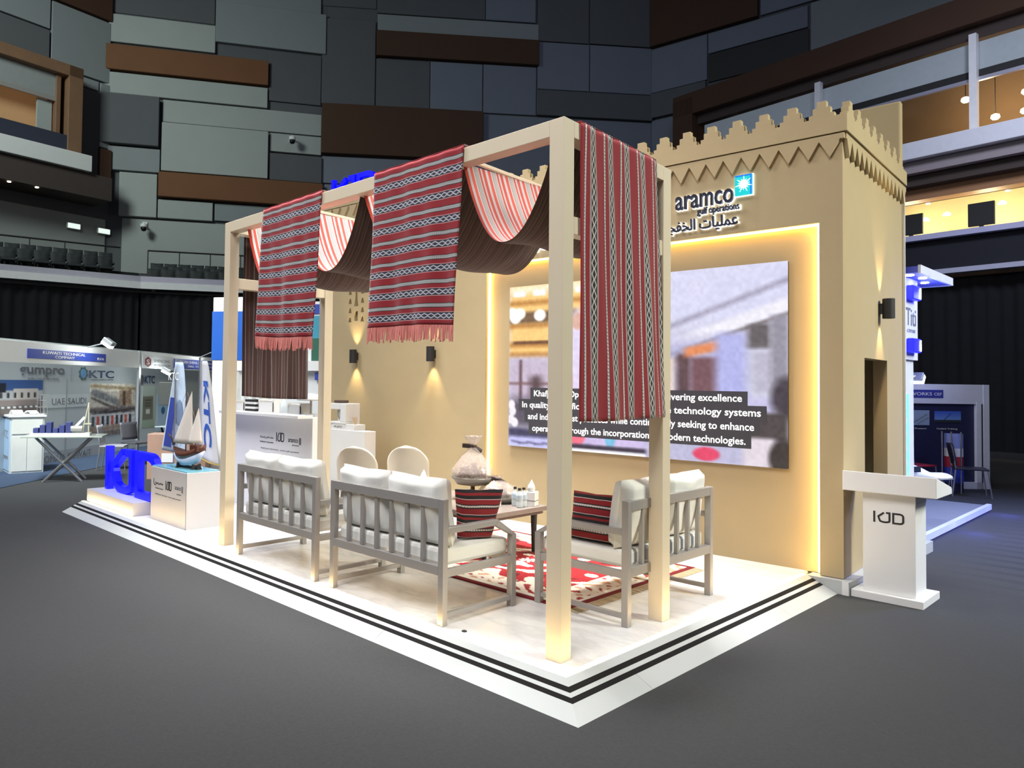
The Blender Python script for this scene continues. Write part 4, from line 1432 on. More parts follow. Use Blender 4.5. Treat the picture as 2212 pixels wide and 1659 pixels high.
def hamper(label, loc, s, seed, tall=True):
    t = thing('gift_hamper', label, 'gift', loc)
    obj('tray', lathe([(0.17 * s, 0.0), (0.21 * s, 0.05 * s), (0.215 * s, 0.065 * s), (0.19 * s, 0.06 * s)], 28), mat('grey_tray', (0.26, 0.25, 0.22), 0.4, 0.3), t, smooth=True)
    rr = random.Random(seed)
    for k in range(11):
        a, q = rr.uniform(0, 6.28), rr.uniform(0.03, 0.14) * s
        h = rr.uniform(0.05, 0.15) * s * (1.15 - q / (0.2 * s) * 0.7)
        obj('treat', xf(box(-0.03 * s, 0.03 * s, -0.022 * s, 0.022 * s, 0, h), Matrix.Translation((q * math.cos(a), q * math.sin(a), 0.055 * s)) @ Matrix.Rotation(a, 4, 'Z')), tin if k % 2 else mat('dark_chocolate_goods', (0.12, 0.06, 0.045), 0.5, var=0.4, vscale=40), t, bevel=0.004)
    if tall:
        prof = [(0.215, 0.06), (0.205, 0.12), (0.16, 0.20), (0.10, 0.28), (0.045, 0.345), (0.028, 0.365), (0.04, 0.39), (0.075, 0.44), (0.09, 0.475)]
    else:
        prof = [(0.215, 0.06), (0.21, 0.11), (0.16, 0.17), (0.07, 0.215), (0.02, 0.235), (0.06, 0.27)]
    obj('wrap', crinkle([(a * s, b * s) for a, b in prof], 36, 0.05, (0, 0, 0), seed), cello, t, smooth=True)
    zb = 0.365 * s if tall else 0.235 * s
    obj('bow', [xf(box(-0.11 * s, 0.0, -0.02, 0.02, -0.02 * s, 0.025 * s), Matrix.Translation((0, 0, zb)) @ Matrix.Rotation(0.1, 4, 'Y') @ Matrix.Rotation(0.7, 4, 'Z')),
                xf(box(0.0, 0.10 * s, -0.02, 0.02, -0.025 * s, 0.02 * s), Matrix.Translation((0, 0, zb)) @ Matrix.Rotation(0.75, 4, 'Y') @ Matrix.Rotation(0.7, 4, 'Z')),
                cyl((0, 0, zb - 0.02 * s), (0, 0, zb + 0.02 * s), 0.036 * s, 12)], bow_m, t, bevel=0.006)
    return t


stand1 = thing('cake_stand', 'small bronze tray stand under the tall wrapped gift', 'stand', (-2.42, 1.93, tz))
obj('foot', lathe([(0.10, 0), (0.10, 0.012), (0.03, 0.03), (0.02, 0.13), (0.09, 0.15), (0.16, 0.155), (0.16, 0.165)], 24), mat('bronze', (0.26, 0.18, 0.10), 0.35, 0.6), stand1, smooth=True)
hamper('tall cellophane gift tied with a brown bow on the coffee table', (-2.42, 1.93, tz + 0.166), 0.98, 3)
hamper('low wrapped hamper with a dark ribbon beside the tall gift', (-2.18, 2.03, tz + 0.0), 0.92, 9, False)


def tissue_box(label, loc, rz=0.3, s=1.0):
    t = thing('tissue_box', label, 'box', loc, rz)
    obj('carton', box(-0.055 * s, 0.055 * s, -0.055 * s, 0.055 * s, 0, 0.14 * s), white, t, bevel=0.004)
    obj('band', box(-0.0555 * s, 0.0555 * s, -0.0555 * s, 0.0555 * s, 0.05 * s, 0.058 * s), grey_ink, t)
    obj('tissue', crinkle([(0.03 * s, 0.14 * s), (0.035 * s, 0.17 * s), (0.028 * s, 0.20 * s), (0.012 * s, 0.235 * s), (0.003, 0.255 * s)], 14, 0.18, (0, 0, 0), 4), white, t, smooth=True)


tissue_box('white tissue box beside the water bottles on the coffee table', (-1.835, 2.11, tz), 0.3, 0.95)
tissue_box('white tissue box in front of the hampers on the coffee table', (-2.02, 1.78, tz), 0.2, 0.95)
tissue_box('white tissue box behind the backs of the front bench', (-2.93, 1.75, tz), 0.2, 1.0)
wat = mat('water_bottle_plastic', (0.72, 0.80, 0.84), 0.08, var=0.05, alpha=0.55)


def bottle(label, loc, s=1.0):
    t = thing('water_bottle', label, 'bottle', loc, 0, 'small water bottles')
    obj('body', lathe([(0.03 * s, 0), (0.033 * s, 0.01 * s), (0.033 * s, 0.05 * s), (0.03 * s, 0.06 * s), (0.033 * s, 0.07 * s), (0.032 * s, 0.12 * s), (0.014 * s, 0.15 * s), (0.013 * s, 0.16 * s)], 18), wat, t, smooth=True)
    obj('cap', cyl((0, 0, 0.16 * s), (0, 0, 0.178 * s), 0.015 * s, 14), matte_black, t)
    obj('paper_band', cyl((0, 0, 0.075 * s), (0, 0, 0.11 * s), 0.0335 * s, 18, cap=False), mat('pale_blue_wrapper', (0.5, 0.62, 0.72), 0.5), t)


bottle('clear water bottle at the front of the group on the coffee table', (-1.835, 1.93, tz))
bottle('clear water bottle at the middle of the group on the coffee table', (-1.84, 2.0, tz))
bottle('clear water bottle hidden at the back of the group on the coffee table', (-1.92, 1.97, tz))

# ------------------------------------------------------------------ upholstered chairs
def shell_chair(label, loc, rz, m, seatm):
    t = thing('round_back_chair', label, 'chair', loc, rz, 'round-backed chairs')
    w, h0, h1 = 0.225, 0.44, 0.90

    def bk(s, q):
        a = 2 * s - 1
        zz = h0 + (h1 - h0) * q
        wid = w if q < 0.55 else w * math.sqrt(max(0.0, 1 - ((q - 0.55) / 0.45) ** 2)) + 1e-3
        x = a * wid
        return Vector((x, -0.20 + 0.10 * (x / w) ** 2 * 0.8 - 0.09 * (q ** 1.2), zz))
    v, f, uv = grid(bk, 18, 18)
    obj('backrest', (v, f), m, t, smooth=True, solid=0.05)
    obj('seat', pillow(0.46, 0.44, 0.09, 12, 5, 0.25), seatm, t, smooth=True, loc=(0, -0.2, 0.42), rot=(-PI / 2, 0, 0))
    for sx in (-1, 1):
        for sy in (-1, 1):
            obj('leg', cyl((sx * 0.17, sy * 0.16, 0.40), (sx * 0.21, sy * 0.2, 0.0), 0.018, 10, 0.012), walnut, t)


shell_chair('greige round-backed chair standing in front of the white cabinet', (-3.86, 1.70, 0), 0.55, beige_cloth, beige_cloth)
shell_chair('cream round-backed chair standing against the sand wall', (-3.62, 2.22, 0), 0.62, mat('ivory_upholstery', (0.84, 0.79, 0.67), 0.9, var=0.04, bump=0.2, bscale=240), cream)

# ------------------------------------------------------------------ reception counter with clutter
rc = thing('reception_counter', 'tall white reception counter with small black logos on its front', 'counter', (-5.30, 1.60, 0), 0.01)
hw = 0.88
obj('body', box(-hw, hw, -0.20, -0.02, 0.0, 1.19), white, rc, bevel=0.004)
obj('top', box(-hw - 0.01, hw + 0.01, -0.215, -0.005, 1.17, 1.205), white, rc, bevel=0.004)
fy = -0.2005
for k, (q) in enumerate(monogram(0.17, 0.11, 0.014, 0.002)):
    obj('logo_stroke', [([(x + 0.14, y + fy, z + 0.86) for x, y, z in q[0]], q[1])], black, rc)
lettering('logo_text', 'aramco', black, rc, (0.40, fy, 0.87), w=0.20, h=0.04, ext=0.002)
obj('logo_mark', box(0.62, 0.66, fy - 0.002, fy, 0.85, 0.93), grey_ink, rc)
lettering('logo_text', 'gulf operations', grey_ink, rc, (0.48, fy, 0.825), w=0.14, h=0.022, ext=0.002)
obj('logo_mark', stroke([(-0.27, 0.98), (-0.275, 0.92), (-0.25, 0.895), (-0.20, 0.89)], 0.012, 0.002), black, rc)
rc.children[-1].location = (0, fy, 0)
lettering('logo_text', ar, black, rc, (-0.22, fy, 0.875), w=0.30, h=0.035, ext=0.002)
lettering('logo_text', 'Khafji Joint Operations', black, rc, (-0.22, fy, 0.825), w=0.30, h=0.022, ext=0.002)
lettering('caption', 'Khafji Joint Operations   aramco gulf operations', grey_ink, rc, (-0.20, fy, 0.745), w=0.82, h=0.022, ext=0.002)


def on_counter(x, y=0.0):
    return Matrix.Translation(rc.location) @ Matrix.Rotation(0.01, 4, 'Z') @ Vector((x, y - 0.11, 1.205))


t = thing('sanitiser_bottle', 'pale pump bottle on the reception counter', 'bottle', on_counter(0.18, -0.02))
obj('body', lathe([(0.045, 0), (0.048, 0.01), (0.048, 0.12), (0.02, 0.15), (0.018, 0.17)], 18), wat, t, smooth=True)
obj('pump', [cyl((0, 0, 0.17), (0, 0, 0.22), 0.008), box(-0.05, 0.01, -0.012, 0.012, 0.22, 0.235)], white, t)
for x, w, h, m, lb, nm in ((-0.78, 0.20, 0.13, white, 'small white brochure box at the left end of the reception counter', 'brochure_box'), (-0.16, 0.34, 0.16, white, 'white paper tray in the middle of the reception counter', 'paper_tray'), (0.46, 0.26, 0.13, mat('grey_card_tray', (0.5, 0.5, 0.5), 0.5), 'grey card tray near the right end of the reception counter', 'card_tray')):
    t = thing(nm, lb, 'tray', on_counter(x, 0.02))
    obj('shell', [box(-w / 2, w / 2, -0.08, 0.08, 0, 0.008), box(-w / 2, -w / 2 + 0.008, -0.08, 0.08, 0.008, h), box(w / 2 - 0.008, w / 2, -0.08, 0.08, 0.008, h), box(-w / 2, w / 2, 0.07, 0.08, 0.008, h), box(-w / 2, w / 2, -0.08, -0.07, 0.008, h * 0.75)], m, t)
    obj('paper_stack', box(-w / 2 + 0.015, w / 2 - 0.015, -0.065, 0.065, 0.008, h * 0.9), mat('printed_paper', (0.62, 0.60, 0.55), 0.8, var=0.25, vscale=25), t, bevel=0.002)
t = thing('book_stack', 'stack of dark-spined books on the reception counter', 'book', on_counter(-0.48, 0.0))
for k in range(5):
    obj('book', box(-0.12, 0.12, -0.09, 0.09, 0.03 * k, 0.03 * k + 0.028), (matte_black, white)[k % 2] if k < 4 else matte_black, t, bevel=0.002)
t = thing('hat_stand_lamp', 'white mushroom-shaped desk lamp on the right end of the counter', 'lamp', on_counter(0.72, 0.0))
obj('stem', cyl((0, 0, 0), (0, 0, 0.20), 0.014), steel, t)
obj('foot', cyl((0, 0, 0), (0, 0, 0.012), 0.07, 20), white, t)
obj('shade', lathe([(0.17, 0.17), (0.16, 0.20), (0.10, 0.235), (0.02, 0.25)], 24), white, t, smooth=True)

cab = thing('white_cabinet', 'white cabinet block against the sand wall, left of the chairs', 'cabinet', (-4.78, 2.66, 0), 0.03)
obj('body', box(-0.72, 0.04, -0.22, -0.02, 0, 0.965), white, cab, bevel=0.004)
obj('plinth', box(-0.70, 0.02, -0.222, -0.03, 0.0, 0.04), grey_ink, cab)
t = thing('white_carton', 'white carton lying on the cabinet', 'box', (-5.27, 2.56, 0.965), 0.03)
obj('carton', box(-0.20, 0.30, -0.11, 0.09, 0, 0.075), white, t, bevel=0.004)
lettering('print', 'KJO', grey_ink, t, (-0.10, -0.111, 0.02), w=0.16, h=0.03)
t = thing('coffee_machine', 'white coffee machine with a dark lid on the carton', 'machine', (-5.30, 2.56, 1.04), 0.03)
obj('body', [box(-0.16, 0.17, 0.02, 0.13, 0, 0.27), box(-0.16, 0.17, -0.12, 0.02, 0, 0.03), box(0.06, 0.17, -0.12, 0.02, 0.03, 0.27), box(-0.16, 0.06, -0.12, 0.02, 0.19, 0.27)], white, t, bevel=0.006)
obj('lid', box(-0.13, 0.0, -0.08, 0.08, 0.27, 0.31), walnut, t, bevel=0.01)
obj('spout', tube([(-0.05, -0.06, 0.19), (-0.05, -0.07, 0.12), (-0.02, -0.07, 0.06)], 0.008), steel, t)
t = tag(obj('paper_cup', lathe([(0.028, 0), (0.038, 0.09), (0.034, 0.09), (0.026, 0.01)], 18, (-5.05, 2.54, 1.041)), mat('kraft_cup', (0.62, 0.48, 0.34), 0.7)), 'tan paper cup beside the coffee machine', 'cup')

# ------------------------------------------------------------------ plinth with blue letters, pedestal, ship
plth = tag(obj('letter_plinth', box(-7.36, -5.88, -0.07, 0.34, 0.0, 0.155), mat('pedestal_board', (0.50, 0.49, 0.51), 0.5, var=0.02), bevel=0.003), 'low white plinth under the blue glowing letters', 'plinth')
bl = thing('blue_monogram_letters', 'thick glowing blue letters standing on the low plinth', 'sign', (-7.24, 0.20, 0.155))
for q in monogram(1.53, 0.56, 0.088, 0.085):
    obj('letter', q, blue_glow, bl)
area_light('letter_glow', (-6.4, 0.0, 0.35), (-6.4, 0.0, 0.0), 1.0, 1.2, (0.1, 0.15, 1.0), 170, 0.1)
ped = thing('display_pedestal', 'white display pedestal with small logos and a glass top', 'pedestal', (-4.79, 0.05, 0))
obj('body', box(-0.88, 0.0, 0.0, 0.40, 0.0, 0.60), mat('pedestal_board', (0.50, 0.49, 0.51), 0.5, var=0.02), ped, bevel=0.003)
obj('glass_top', box(-0.87, -0.01, 0.01, 0.39, 0.60, 0.612), mat('aqua_glass', (0.18, 0.45, 0.55), 0.08, var=0.05), ped)
obj('corner_trim', box(-0.003, 0.003, -0.002, 0.002, 0.0, 0.60), grey_ink, ped)
py = -0.0005
for q in monogram(0.15, 0.10, 0.014, 0.002):
    obj('logo_stroke', ([(x - 0.50, y + py, z + 0.37) for x, y, z in q[0]], q[1]), black, ped)
lettering('logo_text', 'aramco', grey_ink, ped, (-0.27, py, 0.40), w=0.15, h=0.035, ext=0.002)
obj('logo_mark', box(-0.11, -0.075, py - 0.002, py, 0.38, 0.45), grey_ink, ped)
lettering('logo_text', ar, black, ped, (-0.76, py, 0.40), w=0.20, h=0.035, ext=0.002)
obj('logo_mark', ([(x, y + py, z) for x, y, z in stroke([(-0.80, 0.47), (-0.805, 0.42), (-0.785, 0.40), (-0.75, 0.395)], 0.01, 0.002)[0]], stroke([(-0.80, 0.47), (-0.805, 0.42), (-0.785, 0.40), (-0.75, 0.395)], 0.01, 0.002)[1]), black, ped)
lettering('logo_text', 'Khafji Joint Operations', grey_ink, ped, (-0.76, py, 0.355), w=0.20, h=0.02, ext=0.002)
lettering('logo_text', 'gulf operations', grey_ink, ped, (-0.22, py, 0.345), w=0.10, h=0.018, ext=0.002)
lettering('caption', 'Khafji Joint Operations  aramco gulf operations', grey_ink, ped, (-0.76, py, 0.29), w=0.64, h=0.018, ext=0.002)

ship = thing('model_dhow', 'model sailing dhow with pale sails on a dark stand', 'ship', (-5.13, 0.24, 0.612), 0.12)
brown = mat('varnished_hull', (0.10, 0.035, 0.022), 0.35, var=0.2, vscale=30)
lower = mat('pale_blue_hull', (0.55, 0.63, 0.80), 0.5)
hl = 0.30


def hull(zlo, zhi, w0, w1, rake=0.0):
    v, f = [], []
    n = 18
    for i in range(n + 1):
        s = 2 * i / n - 1
        k0 = max(0.02, (1 - abs(s) ** 2.4)) ** 0.75
        for z, w in ((zlo, w0), (zhi, w1)):
            x = s * hl * (0.80 if z == zlo else 1.0) * (1.0 if zlo > 0.06 or z == zhi else 0.92)
            zz = z + 0.07 * s * s * (1 if z == zhi else 0.5) + 0.03 * s
            v += [(x, -w * k0, zz), (x, w * k0, zz)]
    for i in range(n):
        a = 4 * i
        f += [(a, a + 2, a + 6, a + 4), (a + 1, a + 5, a + 7, a + 3), (a + 2, a + 3, a + 7, a + 6), (a, a + 4, a + 5, a + 1)]
    f += [(0, 1, 3, 2), (4 * n, 4 * n + 2, 4 * n + 3, 4 * n + 1)]
    return v, f


obj('lower_hull', hull(0.035, 0.115, 0.030, 0.075), lower, ship, smooth=True)
obj('upper_hull', hull(0.115, 0.185, 0.078, 0.088), brown, ship, smooth=True)
obj('cabin', box(0.10, 0.24, -0.06, 0.06, 0.20, 0.27), brown, ship, bevel=0.005)
obj('bowsprit', cyl((-0.28, 0, 0.26), (-0.42, 0, 0.36), 0.008, 8), brown, ship)
obj('figurehead', cyl((-0.30, 0, 0.24), (-0.36, 0, 0.34), 0.018, 8, 0.008), matte_black, ship)
sail_m = mat('pale_sailcloth', (0.72, 0.66, 0.60), 0.9, bump=0.15, bscale=80)
for mx, mh in ((-0.06, 0.86), (0.13, 0.66)):
    obj('mast', cyl((mx, 0, 0.17), (mx - 0.02, 0, mh), 0.008, 8, 0.004), brown, ship)
for mx, pts in ((-0.06, ((-0.30, 0.27), (0.055, 0.86), (0.09, 0.27))), (0.13, ((-0.02, 0.28), (0.19, 0.68), (0.27, 0.29)))):
    def sl(s, q, pts=pts):
        a, b, c = [Vector((p[0], 0.0, p[1])) for p in pts]
        p = a * (1 - s) + c * s
        p = p * (1 - q) + b * q
        p.y = -0.05 * math.sin(PI * s) * (1 - q) - 0.01
        return p
    v, f, uv = grid(sl, 10, 10)
    obj('sail', (v, f), sail_m, ship, smooth=True, solid=0.003)
    a, b = pts[0], pts[1]
    obj('yard', cyl((a[0], -0.005, a[1]), (b[0], -0.005, b[1]), 0.006, 6), brown, ship)
rig = []
for a, b in (((-0.40, 0.35), (-0.08, 0.84)), ((-0.08, 0.84), (0.29, 0.24)), ((-0.2, 0.23), (-0.08, 0.78)), ((0.11, 0.64), (0.29, 0.25)), ((-0.28, 0.26), (0.11, 0.62))):
    rig.append(cyl((a[0], 0.02, a[1]), (b[0], 0.0, b[1]), 0.002, 4))
obj('rigging', rig, mat('tan_cord', (0.35, 0.28, 0.2), 0.8), ship)
for x in (-0.16, 0.14):
    obj('cradle', prism([(-0.07, 0.0), (0.07, 0.0), (0.055, 0.02), (0.05, 0.06), (0.0, 0.045), (-0.05, 0.06), (-0.055, 0.02)], (x, 0.0, 0.0), (0, 1, 0), (0, 0, 1), 0.02), matte_black, ship)
obj('stand_bar', box(-0.20, 0.18, -0.012, 0.012, 0.0, 0.03), matte_black, ship)

# ------------------------------------------------------------------ lectern
lec = thing('lectern', 'white lectern with a black monogram, standing right of the tower', 'lectern', (0.475, 3.375, GZ), 0.0)
obj('foot_plate', box(0.0, 0.50, 0.0, 0.50, 0.0, 0.062), white, lec, bevel=0.004)
obj('column', box(0.075, 0.44, 0.05, 0.36, 0.062, 0.872), white, lec, bevel=0.003)
obj('column_side_groove', box(0.4395, 0.4425, 0.05, 0.36, 0.80, 0.872), mat('pale_grey_edge', (0.5, 0.52, 0.54), 0.5), lec)
prof = [(-0.02, 0.872), (-0.02, 1.035), (0.44, 0.93), (0.46, 0.915), (0.46, 0.872)]
v_, f_ = prism([(a, b) for a, b in prof], (-0.055, 0.0, 0.0), (0, 1, 0), (0, 0, 1), 0.65)
obj('reading_top', (v_, f_), white, lec, bevel=0.006)
for q in monogram(0.215, 0.09, 0.014, 0.002):
    obj('logo_stroke', ([(x + 0.150, y + 0.0495, z + 0.63) for x, y, z in q[0]], q[1]), black, lec)
obj('corner_guard', box(-0.06, -0.01, -0.02, 0.0, 0.0, 0.11), white, plat, loc=(0.475, 3.375, GZ))
# ------------------------------------------------------------------ shell-scheme booths on the left
A_, B_ = (-10.503, -0.385), (-16.552, 6.769)
bl_loc, bl_rz, bl_L = frame_of(A_, B_)
BM = Matrix.Translation((A_[0], A_[1], 0)) @ Matrix.Rotation(bl_rz, 4, 'Z')
shell = mat('pale_shell_panel', (0.52, 0.58, 0.60), 0.6, var=0.03)
fas = mat('pale_fascia_board', (0.70, 0.72, 0.72), 0.5, var=0.02)
alu = mat('aluminium_post', (0.55, 0.58, 0.60), 0.35, 0.7)


def booth(name, label, s0, s1):
    t = thing(name, label, 'booth', bl_loc, bl_rz)
    obj('rear_panel', box(1.12 * s0 + 1.306, 1.12 * s1 + 1.306, 0.94, 1.0, GZ, 2.3), shell, t)
    obj('fascia', box(s0, s1, -0.04, 0.0, 1.84, 2.20), fas, t, bevel=0.003)
    n = max(2, int(round((s1 - s0) / 1.0)))
    for k in range(n + 1):
        s = s0 + (s1 - s0) * k / n
        if k in (0, n):
            obj('post', box(s - 0.02, s + 0.02, -0.05, 0.0, GZ, 2.2), alu, t)
    return t


k1 = booth('exhibition_booth', 'pale shell-scheme booth with a blue name board, far left', -2.6, 4.62)
obj('name_board', box(0.64, 3.17, -0.055, -0.041, 1.925, 2.085), blue_print, k1)
lettering('board_text', 'KUWAITI TECHNICAL', white, k1, (1.06, -0.056, 2.012), w=1.35, h=0.05)
lettering('board_text', 'COMPANY', white, k1, (1.43, -0.056, 1.942), w=0.62, h=0.05)
lettering('board_text', 'B16', white, k1, (2.85, -0.056, 1.955), w=0.24, h=0.05)
lettering('wall_text', 'gumpro', grey_ink, k1, (0.49, 0.159, 1.575), w=1.31, h=0.165, bold=0.02)
lettering('wall_text', 'DRILLING FLUIDS', grey_ink, k1, (0.72, 0.159, 1.53), w=0.9, h=0.032)
obj('wall_rule', box(2.0, 2.008, 0.155, 0.159, 1.50, 1.76), grey_ink, k1)
gear = [(0.15 * (1.12 if (k // 2) % 2 else 0.95) * math.cos(2 * PI * k / 32), 0.12 * (1.12 if (k // 2) % 2 else 0.95) * math.sin(2 * PI * k / 32)) for k in range(32)]
obj('gear_mark', prism(gear, (2.43, 0.159, 1.65), (1, 0, 0), (0, 0, 1), 0.003), mat('green_gear_print', (0.03, 0.10, 0.10), 0.5), k1)
obj('gear_drop', cyl((2.43, 0.157, 1.65), (2.43, 0.152, 1.65), 0.09, 16), mat('blue_drop_print', (0.08, 0.30, 0.60), 0.5), k1)
lettering('wall_text', 'KTC', mat('slate_blue_print', (0.05, 0.08, 0.16), 0.5), k1, (2.63, 0.159, 1.565), w=0.95, h=0.155, bold=0.02)
lettering('wall_text', 'KUWAITI TECHNICAL COMPANY', grey_ink, k1, (2.72, 0.159, 1.525), w=0.85, h=0.022)
post_m = attr_mat('poster_print', rough=0.6)
c = Canvas(60, 40, (190, 196, 200))
c.rect(0, 0, 1, 0.3, (58, 92, 150), 0.02)
c.rect(0.2, 0.1, 0.32, 0.35, (28, 34, 50), 0.01)
c.rect(0.45, 0.25, 0.9, 0.6, (206, 200, 196), 0.01)
for k in range(7):
    c.rect(0.1 + 0.12 * k, 0.36, 0.14 + 0.12 * k, 0.5, (48, 48, 54), 0.008)
c.rect(0, 0.55, 1, 0.7, (150, 138, 136), 0.02)
c.rect(0, 0.7, 1, 1, (112, 104, 102), 0.02)
for k in range(9):
    c.rect(0.05 + 0.1 * k, 0.72, 0.1 + 0.1 * k, 0.78, (232, 236, 238), 0.005)
c.panel('poster', (-0.3, 0.155, 0.92), (1, 0, 0), (0, 0, 1), 1.45, 0.60, post_m, k1)
c = Canvas(80, 70, (196, 190, 180))
c.rect(0, 0, 1, 0.16, (224, 220, 208), 0.02)
c.line(0, 0.05, 1, 0.12, 0.03, (170, 152, 120), 0.02)
c.line(0.1, 0.18, 0.7, 0.42, 0.07, (120, 124, 128), 0.03)
c.line(0.05, 0.28, 0.6, 0.52, 0.02, (70, 66, 66), 0.02)
c.rect(0.62, 0.14, 0.9, 0.44, (150, 128, 108), 0.02)
c.rect(0.7, 0.16, 0.76, 0.44, (84, 72, 64), 0.01)
c.rect(0, 0.46, 1, 0.56, (104, 96, 96), 0.03)
for k in range(16):
    c.line(rng.random(), 0.5 + 0.1 * rng.random(), rng.random(), 0.5 + 0.1 * rng.random(), 0.006, (60, 56, 60), 0.005)
c.rect(0, 0.58, 1, 0.80, (196, 200, 208), 0.02)
for k in range(9):
    x = 0.05 + 0.1 * k
    c.rect(x, 0.62, x + 0.05, 0.80, ((60, 62, 70), (206, 88, 70), (40, 44, 54))[k % 3], 0.01)
c.rect(0, 0.80, 1, 0.9, (158, 140, 128), 0.02)
c.rect(0, 0.9, 1, 1, (120, 112, 110), 0.02)
c.speck(0.2, (40, 34))
c.panel('poster', (2.68, 0.155, 0.40), (1, 0, 0), (0, 0, 1), 1.84, 1.06, post_m, k1)
obj('wall_shelf_band', box(1.10, 2.66, 0.155, 0.159, 1.02, 1.26), mat('pale_band_print', (0.62, 0.68, 0.70), 0.6), k1)
lettering('wall_text', 'UAE', grey_ink, k1, (1.42, 0.154, 1.075), w=0.40, h=0.115)
lettering('wall_text', 'SAUDI', grey_ink, k1, (1.92, 0.154, 1.075), w=0.62, h=0.115)
obj('wall_rule', box(1.86, 1.875, 0.150, 0.154, 0.2, 1.56), grey_ink, k1)
obj('wall_shelf_band', box(1.15, 3.4, 0.155, 0.159, 0.02, 0.24), mat('grey_band_print', (0.40, 0.42, 0.44), 0.6), k1)
lettering('wall_text', 'OMAN', grey_ink, k1, (1.24, 0.154, 0.06), w=0.60, h=0.12)
lettering('wall_text', 'KUWAIT', grey_ink, k1, (1.96, 0.154, 0.06), w=0.80, h=0.12)
obj('floor_covering', box(-2.6, 4.64, -0.35, 0.94, GZ, GZ + 0.008), mat('blue_booth_carpet', (0.030, 0.055, 0.105), 0.95, bump=0.3, bscale=120), k1)

k2 = booth('exhibition_booth', 'second shell-scheme booth with red hexagon logo on its fascia', 4.66, 9.8)
obj('floor_covering', box(4.645, 9.8, -0.35, 0.94, GZ, GZ + 0.008), mat('blue_booth_carpet', (0.030, 0.055, 0.105)), k2)
obj('logo_panel', box(4.75, 6.3, -0.055, -0.041, 1.84, 2.14), mat('light_grey_logo_panel', (0.60, 0.62, 0.64), 0.6), k2)
hexp = [(0.17 * math.cos(PI / 6 + k * PI / 3), 0.12 * math.sin(PI / 6 + k * PI / 3)) for k in range(6)]
obj('hexagon_mark', prism(hexp, (5.0, -0.056, 1.985), (1, 0, 0), (0, 0, 1), 0.003), mat('maroon_print', (0.18, 0.02, 0.03), 0.5), k2)
lettering('logo_text', 'S', white, k2, (4.93, -0.060, 1.93), w=0.14, h=0.11)
lettering('logo_text', 'SHENLONG', grey_ink, k2, (5.3, -0.056, 1.985), w=0.85, h=0.07)
lettering('logo_text', 'PETROLEUM', grey_ink, k2, (5.3, -0.056, 1.89), w=0.85, h=0.05)
obj('name_board', box(6.38, 9.6, -0.055, -0.041, 1.87, 2.11), blue_print, k2)
lettering('board_text', 'HENAN SHENLONG PETROLEUM', white, k2, (6.6, -0.056, 2.0), w=2.7, h=0.07)
lettering('board_text', 'DRILL TOOLS CO., LTD', white, k2, (7.2, -0.056, 1.90), w=1.7, h=0.06)
lettering('wall_text', 'KTC', mat('slate_blue_print', (0.05, 0.08, 0.16), 0.5), k2, (4.95, 0.159, 1.46), w=0.5, h=0.18, bold=0.02)
obj('gear_mark', prism([(a * 0.7, b * 0.9) for a, b in gear], (4.82, 0.159, 1.54), (1, 0, 0), (0, 0, 1), 0.003), grey_ink, k2)
c = Canvas(40, 60, (176, 196, 186))
c.grad((196, 212, 204), (150, 168, 150))
c.rect(0.05, 0.25, 0.85, 0.8, (120, 122, 108), 0.02)
for y in (0.33, 0.4, 0.46):
    c.rect(0.2, y, 0.7, y + 0.025, (70, 74, 70), 0.01)
c.rect(0.3, 0.55, 0.6, 0.66, (210, 214, 210), 0.01)
c.panel('poster', (4.85, 0.155, 0.45), (1, 0, 0), (0, 0, 1), 0.62, 0.95, post_m, k2)
c = Canvas(30, 50, (140, 176, 206))
c.grad((150, 188, 216), (188, 210, 226))
c.disc(0.5, 0.45, 0.16, 0.1, (60, 104, 150), 0.3)
c.panel('poster', (5.6, 0.155, 0.35), (1, 0, 0), (0, 0, 1), 0.62, 0.85, post_m, k2)


for k_ in (k1, k2):      # wall graphics hang on the rear panels, behind the fascia line
    for o in k_.children:
        if o.name.split('.')[0] in ('wall_text', 'wall_rule', 'gear_mark', 'gear_drop', 'poster', 'wall_shelf_band'):
            o.scale = (1.12, 1.12, 1.12)
            o.location = (1.306, 0.756, -0.155)


def floodlight(label, p, power, tgt, anchor=None, s=1.0):
    t = thing('arm_floodlight', label, 'lamp', p)
    d = (Vector(tgt) - Vector(p)).normalized()
    e = d.to_track_quat('-Z', 'Y').to_matrix().to_4x4()
    obj('housing', xf(box(-0.14 * s, 0.14 * s, -0.10 * s, 0.10 * s, 0.0, 0.08 * s), e), alu, t, bevel=0.01)
    obj('lamp_face', xf(box(-0.13 * s, 0.13 * s, -0.09 * s, 0.09 * s, -0.05, 0.0), e), lamp_white, t)
    obj('arm', bar((0, 0, 0.03), tuple(Vector(anchor) - Vector(p)) if anchor else (-0.25, 0.12, -0.02), 0.02, 0.02), alu, t)
    area_light('floodlight_beam', Vector(p) + d * 0.03, tgt, 0.24, power, (0.95, 1.0, 0.97), 150, 0.16)


floodlight('lit floodlight over the blue name board of the far left booth', BM @ Vector((2.35, -0.55, 2.26)), 16, BM @ Vector((2.1, 0.6, 0.6)), BM @ Vector((2.5, -0.02, 2.19)))
floodlight('lit floodlight over the second booth fascia', BM @ Vector((7.9, -0.55, 2.36)), 16, BM @ Vector((7.0, 0.5, 0.9)), BM @ Vector((8.0, -0.02, 2.19)))
floodlight('lit floodlight hanging under the second booth fascia', BM @ Vector((5.45, -0.3, 1.78)), 14, BM @ Vector((5.3, 0.3, 0.6)), BM @ Vector((5.5, -0.02, 1.86)))

